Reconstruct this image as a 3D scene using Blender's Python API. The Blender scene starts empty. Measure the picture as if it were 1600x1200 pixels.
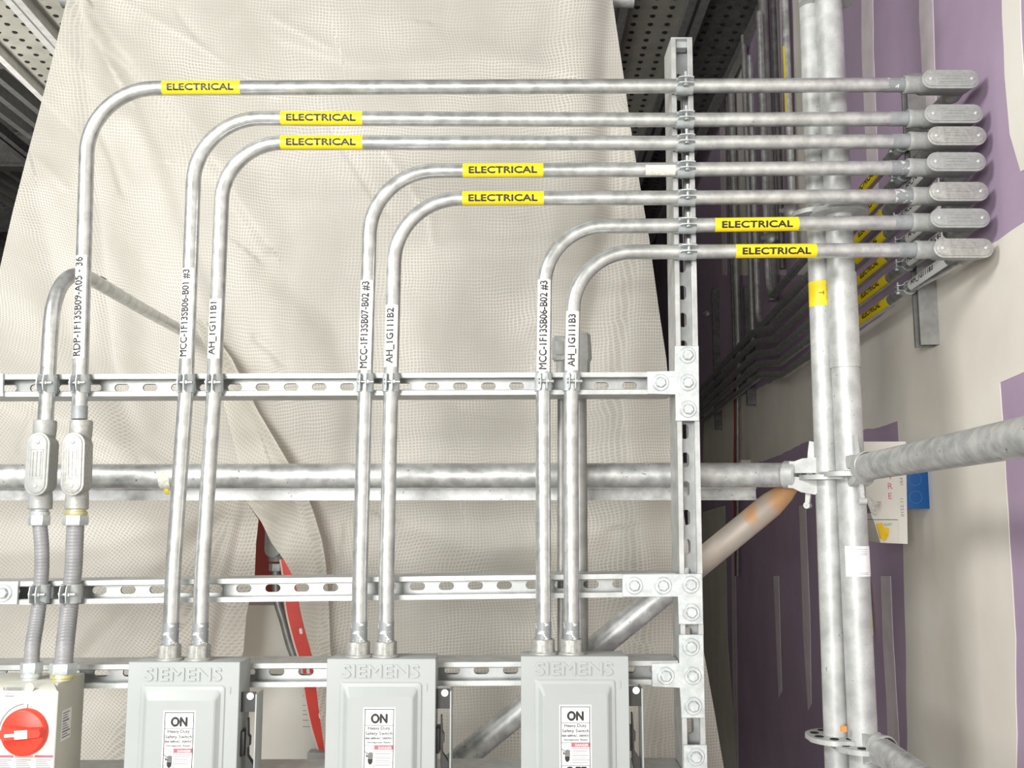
import bpy, bmesh, math, random
from mathutils import Vector, Matrix
random.seed(7)
SC = bpy.context.scene
COL = SC.collection
# ------------------------------------------------------------------ camera
F = 1500.0                      # focal length in pixels of the 1600 px wide frame
PITCH = math.atan(190.0 / F)
CAM = Vector((0, 0, 1.6))
cd = bpy.data.cameras.new('camera'); cam = bpy.data.objects.new('camera', cd); COL.objects.link(cam)
cam.location = CAM; cam.rotation_euler = (math.pi/2 + PITCH, 0, 0)
cd.sensor_width = 36.0; cd.sensor_fit = 'HORIZONTAL'; cd.lens = 36.0 * F / 1600.0
cd.clip_start = 0.02; cd.clip_end = 60
SC.camera = cam
# ------------------------------------------------------------------ light
SC.view_settings.view_transform = 'Standard'; SC.view_settings.look = 'None'
SC.view_settings.exposure = 0.0; SC.view_settings.gamma = 1.0; SC.view_settings.use_curve_mapping = False
w = bpy.data.worlds.new('world'); SC.world = w; w.use_nodes = True
w.node_tree.nodes['Background'].inputs[0].default_value = (1.0, 0.985, 0.95, 1)
w.node_tree.nodes['Background'].inputs[1].default_value = 0.20
def area(name, loc, target, size, size_y, power, col=(1, 1, 1)):
    l = bpy.data.lights.new(name, 'AREA'); l.shape = 'RECTANGLE'; l.size = size; l.size_y = size_y
    l.energy = power; l.color = col
    o = bpy.data.objects.new(name, l); COL.objects.link(o); o.location = loc
    o.rotation_euler = (Vector(target) - Vector(loc)).to_track_quat('-Z', 'Y').to_euler()
    return o
area('ceiling_light', (-1.7, 0.2, 2.75), (0.7, 2.0, 1.7), 1.1, 0.5, 54, (1, 0.99, 0.955))
area('work_light', (-1.2, -2.3, 1.8), (0.3, 2.0, 1.6), 1.5, 1.0, 155, (1, 0.99, 0.965))
fl = area('deck_fill_light', (-3.3, 3.9, 1.5), (-2.6, 4.6, 3.9), 0.8, 0.8, 38, (1, 0.97, 0.92)); fl.data.spread = math.radians(100)  # added fill lamp, no real source; brightens the planks at upper left
# ------------------------------------------------------------------ projection helpers
_cp, _sp = math.cos(PITCH), math.sin(PITCH)
def ray(px, py):
    x = (px - 800.0) / F; y = (600.0 - py) / F
    return Vector((x, _cp - y * _sp, _sp + y * _cp))
def P(px, py, Y):
    r = ray(px, py); return CAM + r * (Y / r.y)
WX, WY, WT = 0.905, 1.76, math.tan(math.radians(4.76))   # the right-hand wall: x = WX + WT*(y-WY)
WD = Vector((WT, 1, 0)).normalized(); WN = Vector((-1, WT, 0)).normalized()
def PW(px, py, off=0.0):
    r = ray(px, py); o = Vector((WX, WY, 0)) + WN * off
    t = (o - CAM).dot(WN) / r.dot(WN)
    return CAM + r * t
# ------------------------------------------------------------------ materials
MATS = {}
def nodes(name):
    m = bpy.data.materials.new(name); m.use_nodes = True; MATS[name] = m
    nt = m.node_tree; return m, nt, nt.nodes['Principled BSDF']
def ramp(nt, fac, a, b, p0=0.35, p1=0.65):
    r = nt.nodes.new('ShaderNodeValToRGB'); nt.links.new(fac, r.inputs[0])
    r.color_ramp.elements[0].color = (*a, 1); r.color_ramp.elements[1].color = (*b, 1)
    r.color_ramp.elements[0].position = p0; r.color_ramp.elements[1].position = p1
    return r.outputs[0]
def noise(nt, scale, detail=4, coord='Object', stretch=None, rough=0.55):
    tc = nt.nodes.new('ShaderNodeTexCoord'); n = nt.nodes.new('ShaderNodeTexNoise')
    n.inputs['Scale'].default_value = scale; n.inputs['Detail'].default_value = detail; n.inputs['Roughness'].default_value = rough
    if stretch:
        mp = nt.nodes.new('ShaderNodeMapping'); mp.inputs['Scale'].default_value = stretch
        nt.links.new(tc.outputs[coord], mp.inputs[0]); nt.links.new(mp.outputs[0], n.inputs['Vector'])
    else: nt.links.new(tc.outputs[coord], n.inputs['Vector'])
    return n.outputs['Fac']
def bump(nt, bs, fac, strength=0.2, dist=0.001):
    b = nt.nodes.new('ShaderNodeBump'); b.inputs['Strength'].default_value = strength; b.inputs['Distance'].default_value = dist
    nt.links.new(fac, b.inputs['Height']); nt.links.new(b.outputs[0], bs.inputs['Normal'])
def mat(name, a, b=None, rough=0.5, metal=0.0, scale=60, bmp=0.0, p0=0.35, p1=0.65, rr=0.0, stretch=None, bd=0.001, speck=None):
    m, nt, bs = nodes(name)
    bs.inputs['Roughness'].default_value = rough; bs.inputs['Metallic'].default_value = metal
    bs.inputs['Base Color'].default_value = (*a, 1)
    if b is not None:
        f = noise(nt, scale, stretch=stretch); c = ramp(nt, f, a, b, p0, p1)
        if speck:
            f2 = noise(nt, speck[0], 2); s = ramp(nt, f2, (0, 0, 0), (1, 1, 1), speck[1], speck[1] + 0.03)
            mx = nt.nodes.new('ShaderNodeMix'); mx.data_type = 'RGBA'
            nt.links.new(s, mx.inputs[0]); nt.links.new(c, mx.inputs[6]); mx.inputs[7].default_value = (*speck[2], 1); c = mx.outputs[2]
        nt.links.new(c, bs.inputs['Base Color'])
        if rr:
            g = nt.nodes.new('ShaderNodeMapRange'); nt.links.new(f, g.inputs[0])
            g.inputs[3].default_value = rough - rr; g.inputs[4].default_value = rough + rr; nt.links.new(g.outputs[0], bs.inputs['Roughness'])
        if bmp: bump(nt, bs, f, bmp, bd)
    return m
GALV = mat('galvanised_conduit', (.50, .515, .51), (.70, .715, .71), .32, .74, 45, 0.12, rr=.09, speck=(160, .72, (.30, .31, .31)))
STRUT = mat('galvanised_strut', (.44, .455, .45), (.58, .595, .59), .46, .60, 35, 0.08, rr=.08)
PLATE = mat('zinc_plate', (.50, .535, .545), (.64, .675, .68), .48, .42, 90, 0.15, rr=.08)
SCAF = mat('scaffold_galvanised', (.42, .43, .43), (.66, .67, .66), .46, .55, 38, 0.35, rr=.12, speck=(110, .70, (.25, .25, .25)))
SCAFW = mat('scaffold_pale_zinc', (.43, .445, .435), (.60, .61, .60), .50, .30, 30, 0.3, rr=.1, speck=(120, .69, (.33, .33, .32)))
RUSTP = mat('scaffold_beige', (.42, .39, .35), (.52, .45, .39), .55, .3, 14, 0.25)
RUST = mat('scaffold_rusty', (.46, .40, .35), (.56, .31, .14), .6, .25, 16, 0.25, p0=.40, p1=.58)
CAST = mat('cast_grey', (.34, .35, .34), (.40, .41, .40), .52, .15, 120, 0.12)
CASTB = mat('cast_bare', (.36, .36, .345), (.48, .48, .455), .52, .35, 140, 0.3)
PRIMER = mat('cold_galv_paint', (.27, .29, .30), (.36, .38, .39), .55, .2, 60, 0.1)
PRIMERP = mat('cold_galv_paint_chipped', (.30, .32, .33), (.75, .76, .75), .5, .3, 95, 0.1, p0=.58, p1=.62)
FLEX = mat('grey_pvc_jacket', (.25, .25, .26), (.30, .30, .31), .40, 0, 30)
ENCL = mat('enclosure_grey', (.385, .41, .41), (.41, .435, .435), .42, 0, 8, 0.05)
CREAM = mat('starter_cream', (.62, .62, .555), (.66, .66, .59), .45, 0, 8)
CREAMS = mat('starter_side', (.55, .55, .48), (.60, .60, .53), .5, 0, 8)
RED = mat('knob_red', (.80, .055, .03), (.86, .07, .04), .4, 0, 10)
YEL = mat('label_yellow', (.93, .70, .01), (.96, .74, .02), .35, 0, 30)
WHT = mat('label_white', (.86, .87, .87), (.92, .92, .92), .35, 0, 30)
INK = mat('ink_black', (.02, .018, .015), rough=.5)
INKG = mat('ink_grey', (.25, .25, .26), rough=.5)
INKR = mat('ink_red', (.75, .12, .16), rough=.5)
INKP = mat('ink_pale_red', (.80, .30, .32), rough=.5)
BLACK = mat('black_plastic', (.03, .03, .03), (.05, .05, .05), .45, 0, 40)
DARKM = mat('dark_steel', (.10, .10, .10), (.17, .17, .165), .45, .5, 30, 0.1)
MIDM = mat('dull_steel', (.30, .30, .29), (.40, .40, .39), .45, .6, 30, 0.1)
PURP = mat('purple_board', (.40, .30, .42), (.46, .35, .48), .75, 0, 3, 0.0)
COMP = mat('joint_compound', (.76, .71, .64), (.84, .81, .74), .8, 0, 3.5, 0.1, bd=.002)
COMPP = mat('joint_compound_thin', (.66, .58, .62), (.74, .67, .70), .8, 0, 14, 0.1, bd=.002)
BLUE = mat('box_blue', (.005, .085, .30), (.01, .10, .34), .4, 0, 8)
BLUE_LIT = mat('box_blue_rim_lit', (.03, .20, .48), (.04, .22, .52), .3, 0, 8)  # lighter copy of the box blue; knockout relief shading put into the colour
PAPER = mat('torn_paper', (.60, .59, .48), (.80, .80, .74), .7, 0, 160, .2)
OFFW = mat('device_white', (.72, .70, .63), (.78, .76, .70), .45, 0, 6)
AMBER = mat('lens_amber', (.80, .48, .0), (.9, .60, .02), .15, 0, 60)
LENS = mat('lens_clear', (.45, .46, .42), (.85, .86, .80), .12, .6, 140, .4)
DRED = mat('red_wall', (.28, .035, .03), (.36, .05, .04), .6, 0, 3)
STRAP = mat('red_strap', (.72, .05, .035), (.80, .07, .05), .5, 0, 14)
EDGEW = mat('strap_edge', (.80, .68, .62), rough=.6)
CEIL = mat('ceiling_dark', (.10, .10, .09), (.16, .155, .14), .7, .2, 5)
FLOORM = mat('concrete_floor', (.32, .31, .29), (.42, .41, .38), .8, 0, 4, .1)
DECK = mat('deck_steel', (.40, .39, .34), (.50, .49, .43), .5, .45, 12, .1)
DECKB = mat('deck_edge_steel', (.66, .66, .64), (.80, .80, .78), .4, .35, 20, .1)
HOLE = mat('hole_black', (.01, .01, .01), rough=.9)
ORANGE = mat('orange_tag', (.85, .30, .06), rough=.5)
BRASS = mat('brass_bush', (.62, .58, .30), (.66, .62, .36), .35, .5, 60)
CABLE = mat('red_cable', (.22, .02, .02), rough=.5)

def sheet_material(name, spacing=0.0078, thread=0.24):
    m, nt, bs = nodes(name); L = nt.links
    uv = nt.nodes.new('ShaderNodeUVMap'); uv.uv_map = 'UVMap'
    # slight weave wobble
    nz = nt.nodes.new('ShaderNodeTexNoise'); nz.inputs['Scale'].default_value = 9; nz.inputs['Detail'].default_value = 3
    L.new(uv.outputs[0], nz.inputs['Vector'])
    sb = nt.nodes.new('ShaderNodeVectorMath'); sb.operation = 'SUBTRACT'; L.new(nz.outputs['Color'], sb.inputs[0]); sb.inputs[1].default_value = (.5, .5, .5)
    sc = nt.nodes.new('ShaderNodeVectorMath'); sc.operation = 'SCALE'; L.new(sb.outputs[0], sc.inputs[0]); sc.inputs['Scale'].default_value = 0.022
    ad = nt.nodes.new('ShaderNodeVectorMath'); ad.operation = 'ADD'; L.new(uv.outputs[0], ad.inputs[0]); L.new(sc.outputs[0], ad.inputs[1])
    sp = nt.nodes.new('ShaderNodeSeparateXYZ'); L.new(ad.outputs[0], sp.inputs[0])
    outs = []
    for k in (0, 1):
        mu = nt.nodes.new('ShaderNodeMath'); mu.operation = 'MULTIPLY'; L.new(sp.outputs[k], mu.inputs[0]); mu.inputs[1].default_value = 1 / spacing
        fr = nt.nodes.new('ShaderNodeMath'); fr.operation = 'PINGPONG'; L.new(mu.outputs[0], fr.inputs[0]); fr.inputs[1].default_value = 0.5
        mr = nt.nodes.new('ShaderNodeMapRange'); L.new(fr.outputs[0], mr.inputs[0])
        mr.inputs[1].default_value = thread * 0.35; mr.inputs[2].default_value = thread; mr.inputs[3].default_value = 1; mr.inputs[4].default_value = 0
        outs.append(mr.outputs[0])
    mx = nt.nodes.new('ShaderNodeMath'); mx.operation = 'MAXIMUM'; L.new(outs[0], mx.inputs[0]); L.new(outs[1], mx.inputs[1])
    n2 = nt.nodes.new('ShaderNodeTexNoise'); n2.inputs['Scale'].default_value = 2.2; n2.inputs['Detail'].default_value = 5; L.new(uv.outputs[0], n2.inputs['Vector'])
    base = ramp(nt, n2.outputs['Fac'], (.63, .605, .535), (.70, .675, .605), .3, .7)
    # how strongly the scrim shows varies over the film
    n3 = nt.nodes.new('ShaderNodeTexNoise'); n3.inputs['Scale'].default_value = 5; n3.inputs['Detail'].default_value = 3; L.new(uv.outputs[0], n3.inputs['Vector'])
    mr3 = nt.nodes.new('ShaderNodeMapRange'); L.new(n3.outputs['Fac'], mr3.inputs[0]); mr3.inputs[1].default_value = .35; mr3.inputs[2].default_value = .65; mr3.inputs[3].default_value = .3; mr3.inputs[4].default_value = 1
    fm = nt.nodes.new('ShaderNodeMath'); fm.operation = 'MULTIPLY'; L.new(mx.outputs[0], fm.inputs[0]); L.new(mr3.outputs[0], fm.inputs[1])
    cm = nt.nodes.new('ShaderNodeMix'); cm.data_type = 'RGBA'; L.new(fm.outputs[0], cm.inputs[0]); L.new(base, cm.inputs[6]); cm.inputs[7].default_value = (.87, .84, .77, 1)
    L.new(cm.outputs[2], bs.inputs['Base Color']); bs.inputs['Roughness'].default_value = .42
    bs.inputs['Specular IOR Level'].default_value = .35
    n4 = nt.nodes.new('ShaderNodeTexNoise'); n4.inputs['Scale'].default_value = 14; n4.inputs['Detail'].default_value = 6; L.new(uv.outputs[0], n4.inputs['Vector'])
    hm = nt.nodes.new('ShaderNodeMath'); hm.operation = 'MULTIPLY_ADD'; L.new(n4.outputs['Fac'], hm.inputs[0]); hm.inputs[1].default_value = 6; L.new(fm.outputs[0], hm.inputs[2])
    bump(nt, bs, hm.outputs[0], .25, .0014)
    tl = nt.nodes.new('ShaderNodeBsdfTranslucent'); tl.inputs[0].default_value = (.80, .76, .68, 1)
    tr = nt.nodes.new('ShaderNodeBsdfTransparent'); tr.inputs[0].default_value = (.95, .92, .86, 1)
    m1 = nt.nodes.new('ShaderNodeMixShader'); m1.inputs[0].default_value = .22; L.new(bs.outputs[0], m1.inputs[1]); L.new(tl.outputs[0], m1.inputs[2])
    m2 = nt.nodes.new('ShaderNodeMixShader'); L.new(m1.outputs[0], m2.inputs[1]); L.new(tr.outputs[0], m2.inputs[2])
    tf = nt.nodes.new('ShaderNodeMapRange'); L.new(fm.outputs[0], tf.inputs[0]); tf.inputs[3].default_value = .13; tf.inputs[4].default_value = .02; L.new(tf.outputs[0], m2.inputs[0])
    L.new(m2.outputs[0], nt.nodes['Material Output'].inputs[0])
    return m
SHEET = sheet_material('scrim_film')

# ------------------------------------------------------------------ object helpers
def tag(o, label=None, cat=None, group=None, kind=None):
    if label: o['label'] = label
    if cat: o['category'] = cat
    if group: o['group'] = group
    if kind: o['kind'] = kind
    return o
def thing(name, label, cat, loc=(0, 0, 0), group=None):
    o = bpy.data.objects.new(name, None); COL.objects.link(o); o.location = loc; o.empty_display_size = .02
    return tag(o, label, cat, group)
def smooth_by_angle(bm, ang=math.radians(38)):
    for f in bm.faces: f.smooth = True
    for e in bm.edges:
        if len(e.link_faces) == 2:
            e.smooth = e.calc_face_angle(0) < ang
        else: e.smooth = False
def obj(name, bm, m, parent=None, label=None, smooth=True, doubles=True, ang=38):
    """world-space bmesh -> ONE mesh object; the origin follows the parent's"""
    if doubles: bmesh.ops.remove_doubles(bm, verts=bm.verts, dist=1e-6)
    bmesh.ops.recalc_face_normals(bm, faces=bm.faces)
    if smooth: smooth_by_angle(bm, math.radians(ang))
    me = bpy.data.meshes.new(name)
    o = bpy.data.objects.new(name, me); COL.objects.link(o)
    if parent is None:
        if bm.verts:
            lo = Vector([min(v.co[i] for v in bm.verts) for i in range(3)]); hi = Vector([max(v.co[i] for v in bm.verts) for i in range(3)])
            c = (lo + hi) / 2; c.z = lo.z
        else: c = Vector()
    else:
        c = Vector(); q = parent
        while q is not None: c += q.location; q = q.parent
    bmesh.ops.translate(bm, verts=bm.verts, vec=-c)
    bm.to_mesh(me); bm.free()
    if isinstance(m, (list, tuple)):
        for x in m: me.materials.append(x)
    else: me.materials.append(m)
    if parent is None: o.location = c
    else: o.parent = parent
    if label: o['label'] = label
    return o
def struct(name, bm, m, smooth=False):
    o = obj(name, bm, m, None, smooth=smooth); o['kind'] = 'structure'; return o
def frame_mat(origin, xdir, zdir):
    x = Vector(xdir).normalized(); z = Vector(zdir); z = (z - x * z.dot(x)).normalized(); y = z.cross(x)
    return Matrix(((x.x, y.x, z.x, origin[0]), (x.y, y.y, z.y, origin[1]), (x.z, y.z, z.z, origin[2]), (0, 0, 0, 1)))
def add_box(bm, lo, hi, M=None, bevel=0.0, mi=0):
    vs = [bm.verts.new((x, y, z)) for x in (lo[0], hi[0]) for y in (lo[1], hi[1]) for z in (lo[2], hi[2])]
    fs = [bm.faces.new([vs[i] for i in q]) for q in ((0, 1, 3, 2), (4, 6, 7, 5), (0, 4, 5, 1), (2, 3, 7, 6), (0, 2, 6, 4), (1, 5, 7, 3))]
    for f in fs: f.material_index = mi
    allv = vs
    if bevel:
        es = list({e for f in fs for e in f.edges})
        r = bmesh.ops.bevel(bm, geom=es, offset=bevel, segments=2, affect='EDGES', profile=.5)
        allv = list({v for f in r['faces'] for v in f.verts} | {v for v in vs if v.is_valid})
        todo = set(allv)
        for v in list(todo):
            for f in v.link_faces: todo.update(f.verts)
        allv = list(todo)
        for v in allv:
            for f in v.link_faces: f.material_index = mi
    if M is not None: bmesh.ops.transform(bm, matrix=M, verts=allv)
    return allv
def add_tube(bm, pts, rad, seg=20, caps=True, closed_profile=None, mi=0):
    pts = [Vector(p) for p in pts]; n = len(pts)
    rs = rad if isinstance(rad, (list, tuple)) else [rad] * n
    tan = []
    for i in range(n):
        a = pts[max(i - 1, 0)]; b = pts[min(i + 1, n - 1)]
        t = (b - a); tan.append(t.normalized() if t.length > 1e-9 else (tan[-1] if tan else Vector((0, 0, 1))))
    up = Vector((0, 0, 1)) if abs(tan[0].z) < .9 else Vector((0, 1, 0))
    u = (up - tan[0] * up.dot(tan[0])).normalized(); rings = []
    for i in range(n):
        u = (u - tan[i] * u.dot(tan[i])).normalized(); v = tan[i].cross(u)
        rings.append([bm.verts.new(pts[i] + (u * math.cos(2 * math.pi * k / seg) + v * math.sin(2 * math.pi * k / seg)) * rs[i]) for k in range(seg)])
    fs = []
    for a, b in zip(rings, rings[1:]):
        for k in range(seg): fs.append(bm.faces.new((a[k], a[(k + 1) % seg], b[(k + 1) % seg], b[k])))
    if caps: fs.append(bm.faces.new(rings[0][::-1])); fs.append(bm.faces.new(rings[-1]))
    for f in fs: f.material_index = mi
    return rings
def add_lathe(bm, M, prof, seg=24, mi=0):
    """prof: (radius, z) list, turned round local z, placed by M"""
    rings = []
    for r, z in prof:
        if r < 1e-7: rings.append([bm.verts.new(M @ Vector((0, 0, z)))])
        else: rings.append([bm.verts.new(M @ Vector((r * math.cos(2 * math.pi * k / seg), r * math.sin(2 * math.pi * k / seg), z))) for k in range(seg)])
    for a, b in zip(rings, rings[1:]):
        for k in range(seg):
            k2 = (k + 1) % seg
            if len(a) == 1 and len(b) == 1: continue
            if len(a) == 1: f = bm.faces.new((a[0], b[k2], b[k]))
            elif len(b) == 1: f = bm.faces.new((a[k], a[k2], b[0]))
            else: f = bm.faces.new((a[k], a[k2], b[k2], b[k]))
            f.material_index = mi
def add_prism(bm, poly, t0, t1, M=None, mi=0):
    """poly in local xz-plane (x,z), extruded in local y from t0 to t1"""
    a = [bm.verts.new((x, t0, z)) for x, z in poly]; b = [bm.verts.new((x, t1, z)) for x, z in poly]
    fs = [bm.faces.new(a), bm.faces.new(b[::-1])]
    n = len(poly)
    for i in range(n): fs.append(bm.faces.new((a[i], b[i], b[(i + 1) % n], a[(i + 1) % n])))
    for f in fs: f.material_index = mi
    if M is not None: bmesh.ops.transform(bm, matrix=M, verts=a + b)
    return a + b
def stadium(L, W, n=10):
    """outline centred, long axis x"""
    r = W / 2; h = L / 2 - r; out = []
    for i in range(n + 1):
        t = -math.pi / 2 + math.pi * i / n; out.append((h + r * math.cos(t), r * math.sin(t)))
    for i in range(n + 1):
        t = math.pi / 2 + math.pi * i / n; out.append((-h + r * math.cos(t), r * math.sin(t)))
    return out
def add_loft(bm, loops, M=None, cap0=True, cap1=True, mi=0):
    """loops: list of lists of 3-D points with equal counts"""
    rs = [[bm.verts.new(M @ Vector(p) if M is not None else Vector(p)) for p in lp] for lp in loops]
    fs = []; n = len(rs[0])
    for a, b in zip(rs, rs[1:]):
        for k in range(n): fs.append(bm.faces.new((a[k], a[(k + 1) % n], b[(k + 1) % n], b[k])))
    if cap0: fs.append(bm.faces.new(rs[0][::-1]))
    if cap1: fs.append(bm.faces.new(rs[-1]))
    for f in fs: f.material_index = mi
def copy_tree(o, parent=None):
    c = o.copy(); COL.objects.link(c); c.parent = parent
    for ch in [x for x in list(COL.objects) if x.parent == o]: copy_tree(ch, c)
    return c

# ---- writing: text as meshes, flat or wrapped round a pipe
_fontcache = {}
def text_mesh(s, bold=0.0, spacing=1.0):
    key = (s, bold, spacing)
    if key not in _fontcache:
        cu = bpy.data.curves.new('writing', 'FONT'); cu.body = s; cu.size = 1.0; cu.offset = bold; cu.space_character = spacing
        cu.resolution_u = 3; cu.fill_mode = 'FRONT'
        t = bpy.data.objects.new('writing_tmp', cu); COL.objects.link(t)
        dg = bpy.context.evaluated_depsgraph_get(); dg.update()
        me = bpy.data.meshes.new_from_object(t.evaluated_get(dg))
        vs = [tuple(v.co[:2]) for v in me.vertices]; ps = [tuple(p.vertices) for p in me.polygons]
        COL.objects.unlink(t); bpy.data.objects.remove(t); bpy.data.meshes.remove(me)
        x0 = min(v[0] for v in vs); x1 = max(v[0] for v in vs); y0 = min(v[1] for v in vs); y1 = max(v[1] for v in vs)
        _fontcache[key] = (vs, ps, x0, x1, y0, y1)
    return _fontcache[key]
def add_text(bm, s, M, width=None, height=None, bold=0.0, mi=0, align='C', depth=0.0):
    if bold:
        vs, ps, x0, x1, y0, y1 = text_mesh(s, 0.0); b = bold * ((height / (y1 - y0)) if height else (width / (x1 - x0)))
        for k, (dx, dz) in enumerate(((0, 0), (b, 0), (-b, 0), (0, b), (0, -b))):
            _add_text(bm, s, M @ Matrix.Translation((dx, -.00001 * k, dz)), width, height, 0.0, mi, align, depth)
    else: _add_text(bm, s, M, width, height, 0.0, mi, align, depth)
def _add_text(bm, s, M, width=None, height=None, bold=0.0, mi=0, align='C', depth=0.0):
    """flat text in local xz-plane facing -y, centred; scaled to width/height"""
    vs, ps, x0, x1, y0, y1 = text_mesh(s, bold)
    sx = width / (x1 - x0) if width else None; sy = height / (y1 - y0) if height else None
    sx = sx or sy; sy = sy or sx
    cx = (x0 + x1) / 2 if align == 'C' else x0; cy = (y0 + y1) / 2
    nv = [bm.verts.new(M @ Vector(((x - cx) * sx, -depth, (y - cy) * sy))) for x, y in vs]
    for p in ps:
        try:
            f = bm.faces.new([nv[i] for i in p]); f.material_index = mi
        except ValueError: pass
    if depth:
        cnt = {}
        for p in ps:
            for a, b in zip(p, p[1:] + p[:1]): cnt[(a, b)] = 1
        edges = [(a, b) for (a, b) in cnt if (b, a) not in cnt]
        bk = {}
        for a, b in edges:
            for q in (a, b):
                if q not in bk:
                    x, y = vs[q]; bk[q] = bm.verts.new(M @ Vector(((x - cx) * sx, 0.0, (y - cy) * sy)))
            f = bm.faces.new((nv[b], nv[a], bk[a], bk[b])); f.material_index = mi
def pipe_text(s, org, axis, face, r, width, height, bold=0.02, side=0.0):
    b = bold * .026; bm = bmesh.new()
    for k, (dx, dz) in enumerate(((0, 0), (b, 0), (-b, 0), (0, b), (0, -b)) if b else ((0, 0),)):
        q = _pipe_text(s, Vector(org) + Vector(axis).normalized() * dx, axis, face, r + .00002 * k, width, height, 0.0, side + dz / r)
        me_ = bpy.data.meshes.new('tmp'); q.to_mesh(me_); bm.from_mesh(me_); q.free(); bpy.data.meshes.remove(me_)
    return bm
def _pipe_text(s, org, axis, face, r, width, height, bold=0.02, side=0.0):
    """text wrapped on a pipe: axis = reading direction, face = outward direction of the text's middle"""
    ax = Vector(axis).normalized(); fc = Vector(face); fc = (fc - ax * fc.dot(ax)).normalized(); up = fc.cross(ax)
    # reading direction ax, letters' up = up2 so that ax x up2 = face
    up = -ax.cross(fc) if (ax.cross(-ax.cross(fc))).dot(fc) > 0 else ax.cross(fc)
    if ax.cross(up).dot(fc) < 0: up = -up
    vs, ps, x0, x1, y0, y1 = text_mesh(s, bold)
    sx = width / (x1 - x0); sy = height / (y1 - y0); cx = (x0 + x1) / 2; cy = (y0 + y1) / 2
    bm = bmesh.new(); nv = [bm.verts.new(((x - cx) * sx, (y - cy) * sy, 0)) for x, y in vs]
    for p in ps:
        try: bm.faces.new([nv[i] for i in p])
        except ValueError: pass
    k = 9
    for i in range(1, k):
        h = -height / 2 + height * i / k
        bmesh.ops.bisect_plane(bm, geom=bm.verts[:] + bm.edges[:] + bm.faces[:], plane_co=(0, h, 0), plane_no=(0, 1, 0))
    for v in bm.verts:
        a = v.co.y / r + side; v.co = Vector(org) + ax * v.co.x + (fc * math.cos(a) + up * math.sin(a)) * r
    return bm
def wrap_label(org, axis, face, r, length, ang0, ang1, thick=.0003):
    ax = Vector(axis).normalized(); fc = Vector(face); fc = (fc - ax * fc.dot(ax)).normalized(); up = ax.cross(fc)
    if ax.cross(up).dot(fc) < 0: up = -up
    bm = bmesh.new(); n = 16; L = []
    for s in (-.5, .5):
        o = Vector(org) + ax * (length * s)
        row = [o + (fc * math.cos(ang0 + (ang1 - ang0) * i / n) + up * math.sin(ang0 + (ang1 - ang0) * i / n)) * (r + thick) for i in range(n + 1)]
        row += [o + (fc * math.cos(ang0 + (ang1 - ang0) * i / n) + up * math.sin(ang0 + (ang1 - ang0) * i / n)) * (r - .0002) for i in range(n, -1, -1)]
        L.append(row)
    add_loft(bm, L); return bm
def arc_path(pts, rads, n=14):
    """polyline with rounded corners: rads[i] for interior points"""
    out = [Vector(pts[0])]
    for i in range(1, len(pts) - 1):
        a, b, c = Vector(pts[i - 1]), Vector(pts[i]), Vector(pts[i + 1]); R = rads[i - 1] if isinstance(rads, list) else rads
        d1 = (a - b).normalized(); d2 = (c - b).normalized(); ang = d1.angle(d2)
        if R <= 0 or abs(ang - math.pi) < 1e-3: out.append(b); continue
        t = R / math.tan(ang / 2); p1 = b + d1 * t; p2 = b + d2 * t
        cen = b + (d1 + d2).normalized() * (R / math.sin(ang / 2))
        v1 = p1 - cen; v2 = p2 - cen; tot = v1.angle(v2); axn = v1.cross(v2).normalized()
        for k in range(n + 1): out.append(cen + Matrix.Rotation(tot * k / n, 3, axn) @ v1)
    out.append(Vector(pts[-1])); return out
RP = .0137      # conduit radius
YS = 1.77       # front plane of the strut frame
YC = YS - RP - .002   # centre plane of the conduits
XA = Vector((1, 0, 0)); ZA = Vector((0, 0, 1)); FR = Vector((0, -1, 0))

# ================================================================== the room
bm = bmesh.new()
a = Vector((WX, WY, 0)) - WD * 5.0; b = Vector((WX, WY, 0)) + WD * 12.2
add_loft(bm, [[a, b, b - WN * .12, a - WN * .12], [p + ZA * 4.6 for p in (a, b, b - WN * .12, a - WN * .12)]])
wall = struct('wall_right', bm, PURP)
bm = bmesh.new(); add_box(bm, (-8, -4, -.1), (2.3, 14, 0)); struct('floor', bm, FLOORM)
bm = bmesh.new(); add_box(bm, (-8, 14, 0), (2.3, 14.15, 4.6)); struct('wall_back', bm, CEIL)
bm = bmesh.new(); add_box(bm, (-8, -4, 4.6), (2.3, 14.15, 4.75))
struct('ceiling', bm, CEIL)
bm = bmesh.new()
for i in range(40): add_box(bm, (-8 + i * .15, 2.2, 4.46), (-7.95 + i * .15, 13.9, 4.6))
struct('trim_1', bm, DECKB)
bm = bmesh.new(); add_box(bm, (-8.1, -4, 0), (-8, 14, 4.6)); struct('wall_left', bm, CEIL)

def wall_patch(pix, m, th, jag=0.0, name='joint_compound'):
    """a band of joint compound trowelled on the board: outline given where it meets the wall"""
    out = []
    n = len(pix)
    for i in range(n):
        a = PW(*pix[i], 0); b = PW(*pix[(i + 1) % n], 0); L = (b - a).length; k = max(1, int(L / .05)) if jag else 1
        for j in range(k):
            p = a.lerp(b, j / k)
            if jag and j: p += WD * random.uniform(-jag, jag) + ZA * random.uniform(-jag, jag)
            out.append(p)
    bm = bmesh.new(); add_loft(bm, [[p + WN * .0001 for p in out], [p + WN * th for p in out]])
    o = obj(name, bm, m, wall, smooth=False); return o
wall_patch([(1346, -60), (1364, -60), (1365, 80), (1370, 200), (1374, 330), (1360, 330), (1352, 200), (1347, 80)], COMPP, .0015, .002)
wall_patch([(1436, -60), (1456, -60), (1460, 60), (1464, 180), (1460, 260), (1447, 260), (1441, 100), (1437, 30)], COMPP, .0015, .002)
wall_patch([(1566, -80), (1594, -80), (1597, 60), (1612, 260), (1596, 268), (1579, 210), (1571, 120), (1567, 30)], COMP, .0016, .002)
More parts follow.
